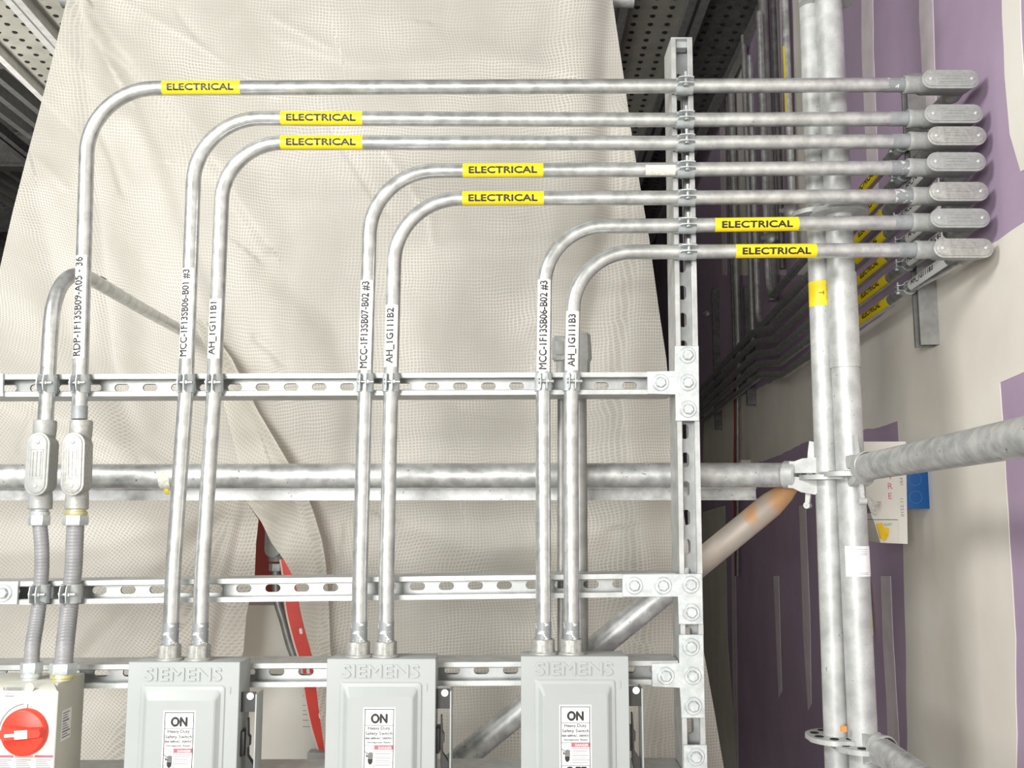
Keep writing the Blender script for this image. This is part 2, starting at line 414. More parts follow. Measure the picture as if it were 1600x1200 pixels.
wall_patch([(1700, 262), (1640, 318), (1600, 348), (1560, 376), (1500, 404), (1420, 462), (1340, 520), (1250, 573), (1180, 610), (1100, 640), (1098, 780), (1165, 730), (1215, 712), (1262, 690), (1330, 676), (1374, 668), (1403, 658), (1410, 800), (1416, 1000), (1420, 1290), (1590, 1290), (1588, 1000), (1576, 800), (1566, 640), (1563, 598), (1600, 582), (1700, 540)], COMP, .0014, .003)
wall_patch([(1377, 900), (1392, 900), (1396, 1000), (1405, 1150), (1408, 1290), (1392, 1290), (1386, 1100), (1380, 1000)], COMPP, .0015, .001)
wall_patch([(1249, 790), (1259, 790), (1266, 960), (1268, 1100), (1263, 1110), (1256, 1000)], COMPP, .0015, .001)
wall_patch([(1209, 900), (1217, 900), (1222, 1080), (1217, 1090)], COMPP, .0014, .001)
wall_patch([(1098, 800), (1133, 790), (1137, 1000), (1158, 1290), (1118, 1290), (1098, 1000)], COMP, .0014, .002)
unseen_patch = [Vector((WX, WY, 0)) - WD * .42 + ZA * .05, Vector((WX, WY, 0)) - WD * 4.9 + ZA * .05]
bm = bmesh.new(); add_loft(bm, [[unseen_patch[0], unseen_patch[1], unseen_patch[1] + ZA * 4.4, unseen_patch[0] + ZA * 4.4], [q + WN * .0013 for q in (unseen_patch[0], unseen_patch[1], unseen_patch[1] + ZA * 4.4, unseen_patch[0] + ZA * 4.4)]]); obj('joint_compound', bm, COMP, wall, smooth=False)  # unseen patch beside the camera, added so the metal reflects less purple
wall_patch([(1143, 840), (1149, 840), (1155, 1290), (1147, 1290)], COMPP, .0013, .001)
for x0, x1, m_ in ((1147, 1164, COMP), (1205, 1219, COMPP), (1238, 1254, COMP), (1120, 1127, COMPP)):
    wall_patch([(x0, -60), (x1, -60), (x1 + 9, 430), (x0 + 9, 430)], m_, .0013, .002)

# ================================================================== strut channel
def strut_bm(bm, A, B, front, slots=True, pitch=.0535, double=True, phase=0.0, W=.0413, D=.0413, T=.0026, slotL=.0285, slotW=.0143):
    """channel from A to B (centre of the open front face), front = outward direction"""
    A = Vector(A); B = Vector(B); L = (B - A).length
    M = frame_mat(A, B - A, (B - A).cross(Vector(front)))          # local: x along, -y front? fix below
    x = (B - A).normalized(); f = (Vector(front) - x * Vector(front).dot(x)).normalized(); z = f.cross(x)
    M = Matrix(((x.x, -f.x, z.x, A.x), (x.y, -f.y, z.y, A.y), (x.z, -f.z, z.z, A.z), (0, 0, 0, 1)))  # x, y=back, z
    h = W / 2
    def section(y0, s):
        # half profile of lips: outline of the C without the web, y measured from the open face, s=+1 front or -1 mirrored
        Yf = lambda y: y0 + s * y
        for sg in (-1, 1):
            prof = [(0, h), (D, h), (D, h - T), (T, h - T), (T, h - .0075), (.0075, h - .0075), (.0075, h - .0095), (.0012, h - .0098), (0, h - .0085)]
            add_loft(bm, [[(X, Yf(py), sg * pz) for py, pz in prof] for X in (0, L)], M)
        # web with slots
        yw0 = Yf(D - T); yw1 = Yf(D)
        n = max(1, int(L / pitch)) if slots else 0
        hh = h - T * .5
        if not slots:
            add_box(bm, (0, min(yw0, yw1), -hh), (L, max(yw0, yw1), hh), M); return
        x0 = (L - n * pitch) * phase
        if x0 > 1e-4: add_box(bm, (0, min(yw0, yw1), -hh), (x0, max(yw0, yw1), hh), M)
        if L - x0 - n * pitch > 1e-4: add_box(bm, (x0 + n * pitch, min(yw0, yw1), -hh), (L, max(yw0, yw1), hh), M)
        S = stadium(slotL, slotW, 6)
        for i in range(n):
            cx = x0 + (i + .5) * pitch
            outer = []
            for (sx_, sz_) in S:
                k = min((pitch / 2) / max(abs(sx_), 1e-6), hh / max(abs(sz_), 1e-6)); outer.append((sx_ * k, sz_ * k))
            for yy in (yw0, yw1):
                va = [bm.verts.new(M @ Vector((cx + p[0], yy, p[1]))) for p in S]; vb = [bm.verts.new(M @ Vector((cx + p[0], yy, p[1]))) for p in outer]
                for k in range(len(S)):
                    k2 = (k + 1) % len(S); bm.faces.new((va[k], va[k2], vb[k2], vb[k]))
                # corners
                cs = [(pitch / 2, hh), (-pitch / 2, hh), (-pitch / 2, -hh), (pitch / 2, -hh)]
                for c_ in cs:
                    near = sorted(range(len(S)), key=lambda q: (outer[q][0] - c_[0]) ** 2 + (outer[q][1] - c_[1]) ** 2)
                    for k in range(len(S)):
                        k2 = (k + 1) % len(S); p, q = outer[k], outer[k2]
                        if (abs(abs(p[0]) - pitch / 2) < 1e-6) != (abs(abs(q[0]) - pitch / 2) < 1e-6) and (p[0] * c_[0] > 0 and q[0] * c_[0] > 0) and (p[1] * c_[1] > 0 and q[1] * c_[1] > 0):
                            vc = bm.verts.new(M @ Vector((cx + c_[0], yy, c_[1]))); bm.faces.new((vb[k], vb[k2], vc))
            wa = [bm.verts.new(M @ Vector((cx + p[0], yw0, p[1]))) for p in S]; wb = [bm.verts.new(M @ Vector((cx + p[0], yw1, p[1]))) for p in S]
            for k in range(len(S)): bm.faces.new((wa[k], wa[(k + 1) % len(S)], wb[(k + 1) % len(S)], wb[k]))
    section(0, 1)
    if double: section(2 * D, -1)
def make_strut(pA, pB, label, group=None, name='strut_channel', extend=None, **kw):
    bm = bmesh.new(); strut_bm(bm, pA, pB, FR, **kw)
    o = obj(name, bm, kw.get('m', STRUT) if False else STRUT); tag(o, label, 'strut channel', group); return o
VT = P(1065, 60, YS); VB = P(1085, 1200, YS)
vd = (VT - VB) / (VT.z - VB.z)
VFOOT = VB - vd * VB.z
def on_vert(z): return VB + vd * (z - VB.z)
vs_ = make_strut(VFOOT, VT, 'tall vertical slotted steel strut channel standing right of the white sheet', 'rack of strut channel')
bm = bmesh.new(); add_box(bm, (VT.x - .0207, YS - .001, VT.z - .001), (VT.x + .0207, YS + .0826, VT.z + .0022), bevel=.0008); add_box(bm, (VT.x - .0125, YS + .010, VT.z - .014), (VT.x + .0125, YS + .030, VT.z - .001)); obj('end_cap', bm, ENCL, vs_, 'pale end cap')
def rail(y0, y1, label, xr=1052, xl=-160, **kw):
    slope = (y1 - y0) / 1050.
    A = P(xl, y0 + slope * xl, YS); B = P(xr, y0 + slope * xr, YS)
    make_strut(A, B, label, 'rack of strut channel', **kw); return A, B
R1 = rail(602.5, 598.5, 'upper horizontal slotted strut channel holding the labelled conduits')
R2 = rail(927, 914, 'middle horizontal slotted strut channel crossing behind the lower conduits', xr=1056)
R3 = rail(1058, 1051, 'horizontal slotted strut channel behind the tops of the grey switch boxes', xr=1060)
R4 = rail(1226, 1222, 'lowest strut channel with only its top edge at the bottom of the picture', xr=1066)

# ================================================================== flat fittings with bolts
def hexpts(r, rot=0): return [(r * math.cos(rot + math.pi * k / 3), r * math.sin(rot + math.pi * k / 3)) for k in range(6)]
def bolt(parent, c, fr=FR):
    """hex bolt head with washer on face point c"""
    f = Vector(fr); M = frame_mat(c, f.cross(ZA), f)         # local z = outwards
    bm = bmesh.new(); rot = random.uniform(0, 1)
    for r0, r1, z0, z1 in ((.0100, .0100, .0018, .0075), (.0100, .0086, .0075, .0088)):
        add_loft(bm, [[(x, y, z0) for x, y in hexpts(r0, rot)], [(x, y, z1) for x, y in hexpts(r1, rot)]], M, cap0=False)
    add_lathe(bm, M, [(.0072, .0089), (.0062, .0085), (0, .0084)], 18)
    b = obj('bolt', bm, PLATE, parent)
    bm = bmesh.new(); add_lathe(bm, M, [(.0095, .0), (.0155, .0), (.0158, .001), (.0145, .0022), (.0125, .0019), (.0095, .0021)], 28)
    obj('washer', bm, PLATE, b)
def plate(pieces, bolts, label, name='flat_plate_fitting'):
    """pieces: rectangles in px at the strut's face; one plate shape"""
    pts = [P(*p, YS) for p in pieces]; c = sum(pts, Vector()) / len(pts)
    t = thing(name, label, 'strut fitting', (c.x, YS, min(p.z for p in pts)), 'zinc plates joining the strut channels')
    bm = bmesh.new()
    add_loft(bm, [[p + Vector((0, -.0002, 0)) for p in pts], [p + Vector((0, -.0055, 0)) for p in pts]])
    es = [e for e in bm.edges if all(v.co.y < YS - .005 for v in e.verts)]
    bmesh.ops.bevel(bm, geom=es, offset=.0008, segments=1, affect='EDGES')
    obj('plate', bm, PLATE, t, smooth=False)
    for q in bolts: bolt(t, P(*q, YS) + Vector((0, -.0055, 0)))
    return t
plate([(1011, 581), (1054, 581), (1054, 541), (1091, 541), (1092, 658), (1055, 658), (1055, 616), (1011, 616)],
      [(1031, 598.5), (1073, 556), (1073.5, 598.5), (1074, 640)], 'T-shaped zinc plate with four bolts where the upper rail meets the upright')
plate([(972, 897), (1096, 896), (1098, 975), (1060, 975), (1059, 931), (972, 932)],
      [(990, 914.5), (1035, 914.5), (1078, 913), (1079, 956)], 'L-shaped zinc plate with four bolts at the middle rail end')
plate([(1060, 991), (1098, 991), (1101, 1121), (1064, 1121), (1062, 1073), (1018, 1072), (1018, 1036), (1061, 1036)],
      [(1078.5, 1010), (1039, 1055), (1081, 1055), (1082, 1102)], 'T-shaped zinc plate with four bolts level with the switch box tops')
plate([(1067, 1163), (1104, 1163), (1106, 1290), (1068, 1290)], [(1086, 1181), (1087, 1224)], 'lowest zinc plate on the upright, cut by the bottom of the picture')
plate([(-40, 584), (7, 584), (7, 620), (-40, 620)], [(-16, 602)], 'zinc plate on the upper rail at the left edge of the picture')
plate([(-60, 908), (31, 908), (29, 944), (-60, 944)], [(8, 926), (-35, 926)], 'zinc plate with a hex bolt at the left end of the middle rail')

# ================================================================== conduits
def sub(name, bm, m, parent, label=None): return obj(name, bm, m, parent, label)
def conduit(label, path, r=RP, name='conduit', m=GALV, group='bent conduits on the rack'):
    p0 = min(path, key=lambda q: q.z); t = thing(name, label, 'conduit', tuple(p0), group)
    bm = bmesh.new(); add_tube(bm, path, r, 24); obj('pipe', bm, m, t); return t
def yellow_label(t, c, axis, face, length, r=RP, text=True, tw=.84, shift=0.0):
    bm = wrap_label(c, axis, face, r, length, -1.15, 1.15); l = obj('warning_label', bm, YEL, t, 'yellow label reading ELECTRICAL')
    if text:
        bm = pipe_text('ELECTRICAL', c, axis, face, r + .0006, length * tw, .0122, .03); obj('lettering', bm, INK, l, smooth=False)
def white_label(t, s, c, axis, face, length, r=RP, tw=.9, th=.0145, off=0.0):
    bm = wrap_label(c, axis, face, r, length, -1.05, 1.05); l = obj('name_label', bm, WHT, t, 'white label reading ' + s)
    bm = pipe_text(s, Vector(c) + Vector(axis).normalized() * off, axis, face, r + .0006, length * tw, th, .022); obj('lettering', bm, INK, l, smooth=False)
YH = 1.728      # plane of the hubs on the switch boxes
FT = Vector((0, -1, .25)); FL = Vector((-.30, -1, 0))
# horizontal line (two px points), corner px, vertical px points below, bend radius m, labels
CON = [
 dict(h=[(1412, 132.5), (1060, 134.5)], c=(138.5, 138.5), v=[(124, 655)], R=.125, yl=(316, 126, 139.5), wl=('RDP-1F13SB09-A05 - 36', 399, 562, 131), drop=False,
      label='outermost bent conduit, its white label starting RDP'),
 dict(h=[(1418, 185.5), (1060, 187.5)], c=(306, 184.5), v=[(290, 620), (270.5, 890), (265.5, 1002)], R=.124, yl=(503.5, 131, 185.5), wl=('MCC-1F13SB06-B01 #3', 419, 562, 295), drop=True,
      label='second bent conduit from the left, labelled MCC-1F13SB06-B01'),
 dict(h=[(1420, 220.5), (1060, 223.5)], c=(350, 223), v=[(334, 620), (316, 890), (312, 1002)], R=.112, yl=(503.5, 131, 223), wl=('AH_1G111B1', 468, 562, 338.5), drop=True,
      label='third bent conduit from the left, labelled AH_1G111B1'),
 dict(h=[(1418, 262), (1060, 265)], c=(580, 267.5), v=[(570, 620), (562.5, 890), (561, 1000)], R=.124, yl=(786, 128, 268), wl=('MCC-1F13SB07-B02 #3', 438, 580, 572), drop=True,
      label='fourth bent conduit, labelled MCC-1F13SB07-B02'),
 dict(h=[(1424, 306.5), (1060, 309)], c=(618, 310.5), v=[(610.5, 620), (604, 890), (603, 1000)], R=.124, yl=(786, 129, 310.5), wl=('AH_1G111B2', 477, 575, 613), drop=True,
      label='fifth bent conduit, labelled AH_1G111B2'),
 dict(h=[(1424, 347.5), (1060, 352.5)], c=(852, 354.5), v=[(848.5, 620), (849, 890), (849, 1000)], R=.112, yl=(1181, 132, 353), wl=('MCC-1F13SB06-B02 #3', 437, 582, 848.5), drop=True,
      label='sixth bent conduit, labelled MCC-1F13SB06-B02'),
 dict(h=[(1430, 390.5), (1060, 393.5)], c=(897, 394), v=[(892.5, 620), (892.5, 890), (893, 1000)], R=.112, yl=(1211, 127, 395), wl=('AH_1G111B3', 487, 580, 893.5), drop=True,
      label='lowest and shortest bent conduit, labelled AH_1G111B3'),
]
LBC = [(1485, 124), (1490, 178), (1495, 212.5), (1494, 253), (1498, 299.5), (1500, 341), (1505.5, 388)]
VERTX = []   # (px) of each vertical at rail 1
def interp_x(p, q, y): return p[0] + (q[0] - p[0]) * (y - p[1]) / (q[1] - p[1])
for i, c in enumerate(CON):
    pts = [P(*c['h'][0], YC), P(*c['h'][1], YC), P(*c['c'], YC)]
    rr = [0, c['R']]
    v0 = c['v'][0]
    if c['drop']:
        pts += [P(*c['v'][0], YC), P(c['v'][1][0], c['v'][1][1], YH), P(c['v'][2][0], c['v'][2][1] + 6, YH)]; rr += [.25, .25]
    else: pts += [P(v0[0], v0[1], YC)]
    path = arc_path(pts, rr); t = conduit(c['label'], path)
    # yellow label on the level run
    x, L, y = c['yl']; cc = P(x, y, YC); hd = (pts[1] - pts[2]).normalized()
    cc.z = (pts[2] + hd * ((cc.x - pts[2].x) / hd.x)).z
    if x > 1060:
        hd = (pts[0] - pts[1]).normalized(); cc.z = (pts[1] + hd * ((cc.x - pts[1].x) / hd.x)).z
    yellow_label(t, cc, hd, Vector((0, -1, -.22)), L / F * 1.78)
    # white label on the upright
    s, y0, y1, _ = c['wl']; ym = (y0 + y1) / 2; vdir = (P(*c['c'], YC) - P(*v0, YC)).normalized()
    q = P(*c['c'], YC); ctr = P(0, ym, YC); cc = q + vdir * ((ctr.z - q.z) / vdir.z)
    white_label(t, s, cc, vdir, Vector((-.30 + c['c'][0] / 4200., -1, 0)), (y1 - y0) / F * 1.78, tw=.96 if len(s) > 12 else .88, th=.0155)
    c['vx'] = lambda yy, a=c['c'], b=v0: interp_x(a, b, yy)
    # grey primer where the thread was cut
    if c['drop']:
        a_, b_ = pts[-2], pts[-1]; bm = bmesh.new(); d = (b_ - a_)
        add_tube(bm, [a_.lerp(b_, .70), b_], RP + .0004, 24); obj('primer_coat', bm, PRIMERP, t, 'dark grey zinc paint on the threaded end')
    a_, b_ = pts[1], pts[0]; L_ = (b_ - a_).length; bm = bmesh.new()
    add_tube(bm, [b_ + (a_ - b_) * (.034 / L_), b_], RP + .0004, 24); obj('primer_coat', bm, PRIMERP if i in (0, 3, 4) else PRIMER, t, 'dark grey zinc paint on the threaded end')
    if not c['drop']:
        bm = bmesh.new(); e = pts[-1]; d = (pts[-2] - e).normalized(); add_tube(bm, [e, e + d * .024], RP + .0004, 24); obj('primer_coat', bm, PRIMER, t, 'dark grey zinc paint on the threaded end')
    if i == 3:   # torn paper sticker
        bm = bmesh.new(); cc = P(1031, 272, YC); cc.z = (pts[1] + (pts[2] - pts[1]).normalized() * ((pts[1].x - cc.x))).z
        bm = wrap_label(cc, XA, Vector((0, -1, -.8)), RP, .056, -.5, 1.0)
        obj('torn_sticker', bm, PAPER, t, 'torn remains of a pale sticker')
# the conduit at the left that turns back through the sheet
pp = [P(71.5, 657, YC), P(75, 590, YC), P(80, 505, YC), P(86, 470, 1.765), P(96, 446, 1.785), P(112, 431, 1.81), P(132, 431, 1.85), P(160, 446, 1.92), P(220, 481, 2.14), P(292, 521, 2.50)]
def smooth_path(pts, n=6):
    out = []
    for i in range(len(pts) - 1):
        p0 = pts[max(i - 1, 0)]; p1 = pts[i]; p2 = pts[i + 1]; p3 = pts[min(i + 2, len(pts) - 1)]
        for k in range(n):
            t = k / n; out.append(.5 * ((2 * p1) + (p2 - p0) * t + (2 * p0 - 5 * p1 + 4 * p2 - p3) * t * t + (3 * p1 - p0 - 3 * p2 + p3) * t ** 3))
    out.append(pts[-1]); return out
lt = conduit('short conduit at far left bending away behind the others', smooth_path([Vector(p) for p in pp], 5))
bm = wrap_label(P(160, 444, 1.92), P(220, 481, 2.14) - P(132, 431, 1.85), Vector((0, -.6, 1)), RP, .03, -.3, 1.2); obj('torn_sticker', bm, PAPER, lt, 'torn remains of a pale sticker')

# ================================================================== pipe clamps
def clamp(c, axis, out_bolt, label, r=RP, wide=.033, ear=.0150, gap=.0048, flip=1):
    """two-piece strut clamp: straps round the pipe (axis) with ears to the front and a cross bolt"""
    ax = Vector(axis).normalized(); s = ax.cross(FR).normalized()
    t = thing('pipe_clamp', label, 'pipe clamp', tuple(Vector(c)), 'strut clamps holding the conduits')
    M = Matrix(((ax.x, 0, s.x, c[0]), (ax.y, 1, s.y, c[1]), (ax.z, 0, s.z, c[2]), (0, 0, 0, 1)))
    R0, R1 = r + .0005, r + .0021
    for sg in (1, -1):
        bm = bmesh.new(); a0 = math.asin((gap + .0005) / R0)
        pts_o, pts_i = [], []
        # (y, z) profile: from ear tip at front round to the strut face
        pts_o += [(-R0 - ear, gap + .0016), (-math.cos(a0) * R1, gap + .0016)]; pts_i += [(-R0 - ear, gap), (-math.cos(a0) * R0, gap)]
        for k in range(0, 11):
            a = a0 + .1 + (math.pi * .80 - a0) * k / 10
            pts_o.append((-math.cos(a) * R1, math.sin(a) * R1)); pts_i.append((-math.cos(a) * R0, math.sin(a) * R0))
        pts_o += [(r + .004, math.sin(math.pi * .8) * R1), (r + .010, math.sin(math.pi * .8) * R1)]
        pts_i += [(r + .004, math.sin(math.pi * .8) * R0), (r + .010, math.sin(math.pi * .8) * R0)]
        n = len(pts_o); hw = wide / 2
        ws = [hw * .86, hw * 1.0] + [hw] * (n - 4) + [hw * .8, hw * .66]
        prev = None
        loops = []
        for i in range(n):
            (yo, zo), (yi, zi) = pts_o[i], pts_i[i]; w_ = ws[i]
            if i == 0:
                for fr_ in (.35, .8):
                    y_ = yo - .004 + .004 * fr_
                    loops.append([(-w_ * fr_, y_, sg * zo), (w_ * fr_, y_, sg * zo), (w_ * fr_, y_, sg * zi), (-w_ * fr_, y_, sg * zi)])
            loops.append([(-w_, yo, sg * zo), (w_, yo, sg * zo), (w_, yi, sg * zi), (-w_, yi, sg * zi)])
        add_loft(bm, loops, M); obj('strap', bm, PLATE, t)
    bm = bmesh.new(); yb = -R0 - ear * .5
    Mb = M @ Matrix.Translation((0, yb, 0)) @ (Matrix.Rotation(math.pi, 4, 'X') if flip < 0 else Matrix.Identity(4))
    add_lathe(bm, Mb, [(0, -.0095), (.0055, -.0095), (.0055, -.0066), (.0031, -.0066), (.0031, .0185), (0, .0185)], 14)
    add_loft(bm, [[(x, y, .0056) for x, y in hexpts(.0052)], [(x, y, .0094) for x, y in hexpts(.0052)]], Mb)
    obj('clamp_bolt', bm, GALV, t)
names_h = ['top', 'second', 'third', 'fourth', 'fifth', 'sixth', 'seventh']
for i, c in enumerate(CON):
    a_, b_ = P(*c['h'][1], YC), P(*c['h'][0], YC); z = a_.z + 0
    X = on_vert(a_.z).x; p = Vector((X, YC, a_.z + (b_.z - a_.z) * (X - a_.x) / (b_.x - a_.x)))
    clamp(p, XA, 1, 'clamp on the upright holding the %s level conduit' % names_h[i], flip=-1)
def rail_pt(A, B, px, Y):
    p = P(px, 600, YS); t = (p.x - A.x) / (B.x - A.x); return A + (B - A) * t
vl = ['outermost RDP conduit', 'MCC-1F13SB06-B01 conduit', 'AH_1G111B1 conduit', 'MCC-1F13SB07-B02 conduit', 'AH_1G111B2 conduit', 'MCC-1F13SB06-B02 conduit', 'AH_1G111B3 conduit']
for i, c in enumerate(CON):
    v0 = P(*c['v'][0], YC); q = P(*c['c'], YC); zr = rail_pt(*R1, c['v'][0][0], YS).z
    p = v0 + (q - v0) * ((zr - v0.z) / (q.z - v0.z)); clamp(p, (q - v0), 1, 'clamp on the upper rail holding the ' + vl[i], flip=1)
q0, q1 = P(71.5, 657, YC), P(75, 590, YC); zr = rail_pt(*R1, 74, YS).z
clamp(q0 + (q1 - q0) * ((zr - q0.z) / (q1.z - q0.z)), q1 - q0, 1, 'leftmost clamp on the upper rail', flip=1)

# ================================================================== conduit bodies
def cover_on(t, M, L, W, mC, text_rows=3, th=.0035):
    """oblong lid in local xz-plane (long axis x) facing -y, with rim and two screws"""
    bm = bmesh.new()
    S = lambda k, y: [(x, y, z) for x, z in stadium(L - k, W - k, 10)]
    add_loft(bm, [S(.002, 0), S(0, -.0006), S(0, -th + .0006), S(.002, -th), S(.0075, -th), S(.0085, -th - .0016), S(.011, -th - .0022)], M)
    c = obj('cover', bm, mC, t)
    bm = bmesh.new(); y = -th - .0022; rx = L * .23; rz = W * .27
    for (x0, x1, z0, z1) in ((-rx, rx, rz - .0006, rz), (-rx, rx, -rz, -rz + .0006), (-rx, -rx + .0006, -rz, rz), (rx - .0006, rx, -rz, rz)):
        add_box(bm, (x0, y - .0006, z0), (x1, y + .0003, z1), M)
    for row in range(3):
        z = rz * (.6 - .6 * row); x = -rx * .85
        while x < rx * .8:
            w_ = random.uniform(.0012, .004); add_box(bm, (x, y - .0011, z - .0009), (min(x + w_, rx * .9), y + .0003, z + .0009), M); x += w_ + random.uniform(.0008, .0016)
    obj('raised_markings', bm, mC, c, smooth=False)
    for s in (-1, 1):
        bm = bmesh.new(); Ms = M @ Matrix.Translation((s * (L / 2 - W * .42), y, 0)) @ Matrix.Rotation(math.pi / 2, 4, 'X')
        add_lathe(bm, Ms, [(.0034, -.0002), (.0033, .0012), (.002, .002), (0, .0021)], 14)
        add_box(bm, (-.0028, -.0004, .0019), (.0028, .0004, .0024), Ms @ Matrix.Rotation(random.uniform(0, 3), 4, 'Z'))
        obj('screw', bm, PLATE, c)
    return c
def body_loops(L, W, D, y0, k=.55):
    pass
def conduit_body_LB(i, end, cov, label):
    """right-hand elbow: conduit enters from the left, leaves at the back along the wall"""
    cc = P(*cov, 1.722); L, W = .110 if i else .108, .0365
    t = thing('elbow_fitting', label, 'conduit fitting', (cc.x, 1.75, cc.z - .02), 'elbow fittings at the wall')
    hd = (P(*end, YC) - P(end[0] - 350, end[1] + 2.6, YC)).normalized()
    e = P(*end, YC)
    mB = CAST
    bm = bmesh.new()
    # hub collar
    Mh = frame_mat(e - hd * .002, FR, hd)
    add_lathe(bm, Mh, [(.0139, .001), (.0165, 0), (.0178, .002), (.0178, .008), (.0172, .012), (.0168, .030), (.0160, .05)], 24)
    # trough body behind the lid
    Mc = frame_mat(Vector((cc.x, 1.7235, cc.z)), XA, ZA)
    zoff = e.z - cc.z
    S = lambda k, y, dz=0: [(x, y, z + dz) for x, z in stadium(L - k, W - k, 10)]
    add_loft(bm, [S(.001, 0), S(.002, .004), S(.003, .012), S(.004, .036, zoff * .5), S(.010, .050, zoff), S(.022, .0555, zoff)], Mc)
    # outlet hub at the back of the outer end
    oc = Vector((cc.x + L / 2 - .0185, 1.775, e.z)); Mo = frame_mat(oc, ZA, WD)
    add_lathe(bm, Mo, [(0.001, -.012), (.0165, -.012), (.017, .0), (.0175, .018), (.0178, .026), (.0165, .029), (.0139, .029)], 24)
    obj('body', bm, mB, t)
    cover_on(t, Mc, L, W, CASTB if i in (2, 4, 6) else CAST)
    return oc
OUT = []
pos = ['topmost', 'second from top', 'third from top', 'fourth from top', 'fifth from top', 'sixth from top', 'lowest']
looks = ['dull grey', 'dull grey', 'shiny bare metal', 'dull grey', 'bare metal', 'smooth grey', 'rough shiny bare metal']
for i, c in enumerate(CON):
    OUT.append(conduit_body_LB(i, c['h'][0], LBC[i], '%s oblong elbow fitting with lid at the purple wall, %s' % (looks[i], pos[i])))
def conduit_body_C(topc, botc, cov, mB, mC, label):
    """straight-through fitting on an upright run"""
    a = P(*topc, YC); b = P(*botc, YC); d = (a - b).normalized(); cc = P(*cov, 1.722)
    t = thing('inline_fitting', label, 'conduit fitting', tuple(b), 'fittings on the left conduits')
    bm = bmesh.new(); M = frame_mat(b, XA, d); L = (a - b).length
    add_lathe(bm, M, [(.0139, L - .002), (.0185, L), (.0200, L - .002), (.0200, L - .012), (.0195, L - .028), (.0188, L - .03), (.0188, .03), (.0195, .028), (.0205, .012), (.0205, .002), (.0185, 0), (.001, 0)], 26)
    Mc = frame_mat(Vector((cc.x, 1.7225, cc.z)), -d, Vector((1, 0, 0)))
    Mc = Matrix(((d.x, 0, -d.z, cc.x), (d.y, 1, 0, 1.7225), (d.z, 0, d.x, cc.z), (0, 0, 0, 1)))
    Lc, Wc = .113, .0415
    S = lambda k, y, dx: [(x, y, z - dx) for x, z in stadium(Lc - k, Wc - k, 10)]
    off = 0
    add_loft(bm, [S(.001, 0, 0), S(.002, .004, 0), S(.004, .02, 0), S(.012, .045, 0), S(.02, .052, 0)], Mc)
    obj('body', bm, mB, t); cover_on(t, Mc, Lc, Wc, mC)
conduit_body_C((71, 657), (62.5, 796), (59, 725), CAST, CAST, 'smooth grey conduit fitting with oblong lid at far left')
conduit_body_C((124, 657), (119.5, 796), (114.5, 725), CASTB, CASTB, 'pale bare-metal conduit fitting with oblong lid under the RDP label')

# connectors and flexible conduit
def hexnut(bm, c, axis, R, h, rot=.2, rc=None):
    M = frame_mat(c, XA if abs(Vector(axis).normalized().x) < .9 else ZA, axis)
    add_loft(bm, [[(x, y, z) for x, y in hexpts(R * k, rot)] for z, k in ((0, .95), (.0015, 1), (h - .0015, 1), (h, .95))], M)
def connector(cpx, R, label, yf, down=True):
    c = P(cpx[0], cpx[1], yf); t = thing('flex_connector', label, 'cable connector', tuple(c), 'nuts on the flexible conduits')
    bm = bmesh.new(); hexnut(bm, c - ZA * .009, ZA, R, .018); obj('gland_nut', bm, PLATE, t)
    bm = bmesh.new()
    s = 1 if down else -1
    M = frame_mat(c + ZA * s * .009, XA, ZA * s); add_lathe(bm, M, [(.0, 0), (R * .86, 0), (R * .9, .002), (R * .9, .006), (R * .78, .0075), (R * .78, .0108), (0, .0108)], 24)
    obj('threaded_ring', bm, PLATE if R < .021 else BRASS, t)
    return t
connector((61.5, 813), .0188, 'silver hex nut below the smooth grey fitting', YC)
connector((118, 813), .0225, 'silver hex nut below the pale fitting', YC)
YB = 1.70
connector((49.5, 1043), .0185, 'left silver hex nut on top of the white starter box', YB, False)
connector((98.5, 1044), .0225, 'right silver hex nut on top of the white starter box', YB, False)
def flex(pts, r, label):
    base = smooth_path(pts, 14); out = []; rs = []
    L = 0; seglen = [0]
    for a_, b_ in zip(base, base[1:]): L += (b_ - a_).length; seglen.append(L)
    n = int(L / .0012); j = 0
    for k in range(n + 1):
        s = L * k / n
        while j < len(seglen) - 2 and seglen[j + 1] < s: j += 1
        u = (s - seglen[j]) / max(1e-9, seglen[j + 1] - seglen[j]); out.append(base[j].lerp(base[j + 1], u)); rs.append(r * (1 + .022 * math.sin(s / .0060 * 2 * math.pi)))
    bm = bmesh.new(); add_tube(bm, out, rs, 20); o = obj('flexible_conduit', bm, FLEX); tag(o, label, 'flexible conduit', 'grey flexible conduits at the left')
flex([P(62, 818, YC), P(65, 850, YC - .002), P(65.5, 885, YC), P(63.5, 915, YC), P(62, 935, YC), P(57.5, 970, 1.735), P(51, 1010, 1.705), P(49.5, 1040, YB)], .0124, 'thinner grey flexible conduit at far left')
flex([P(118, 818, YC), P(116.5, 850, YC), P(115, 885, YC), P(112, 915, YC), P(110, 935, YC), P(106, 970, 1.735), P(101.5, 1010, 1.705), P(99, 1040, YB)], .0150, 'thicker grey ribbed flexible conduit beside it on the left')
for px, r_, lb in ((63, .0130, 'clamp on the middle rail round the thinner flexible conduit'), (111.5, .0155, 'clamp on the middle rail round the thicker flexible conduit')):
    p = rail_pt(*R2, px, YS); clamp(Vector((P(px, 926, YC).x, YS - r_ - .002, p.z)), ZA, 1, lb, r=r_)

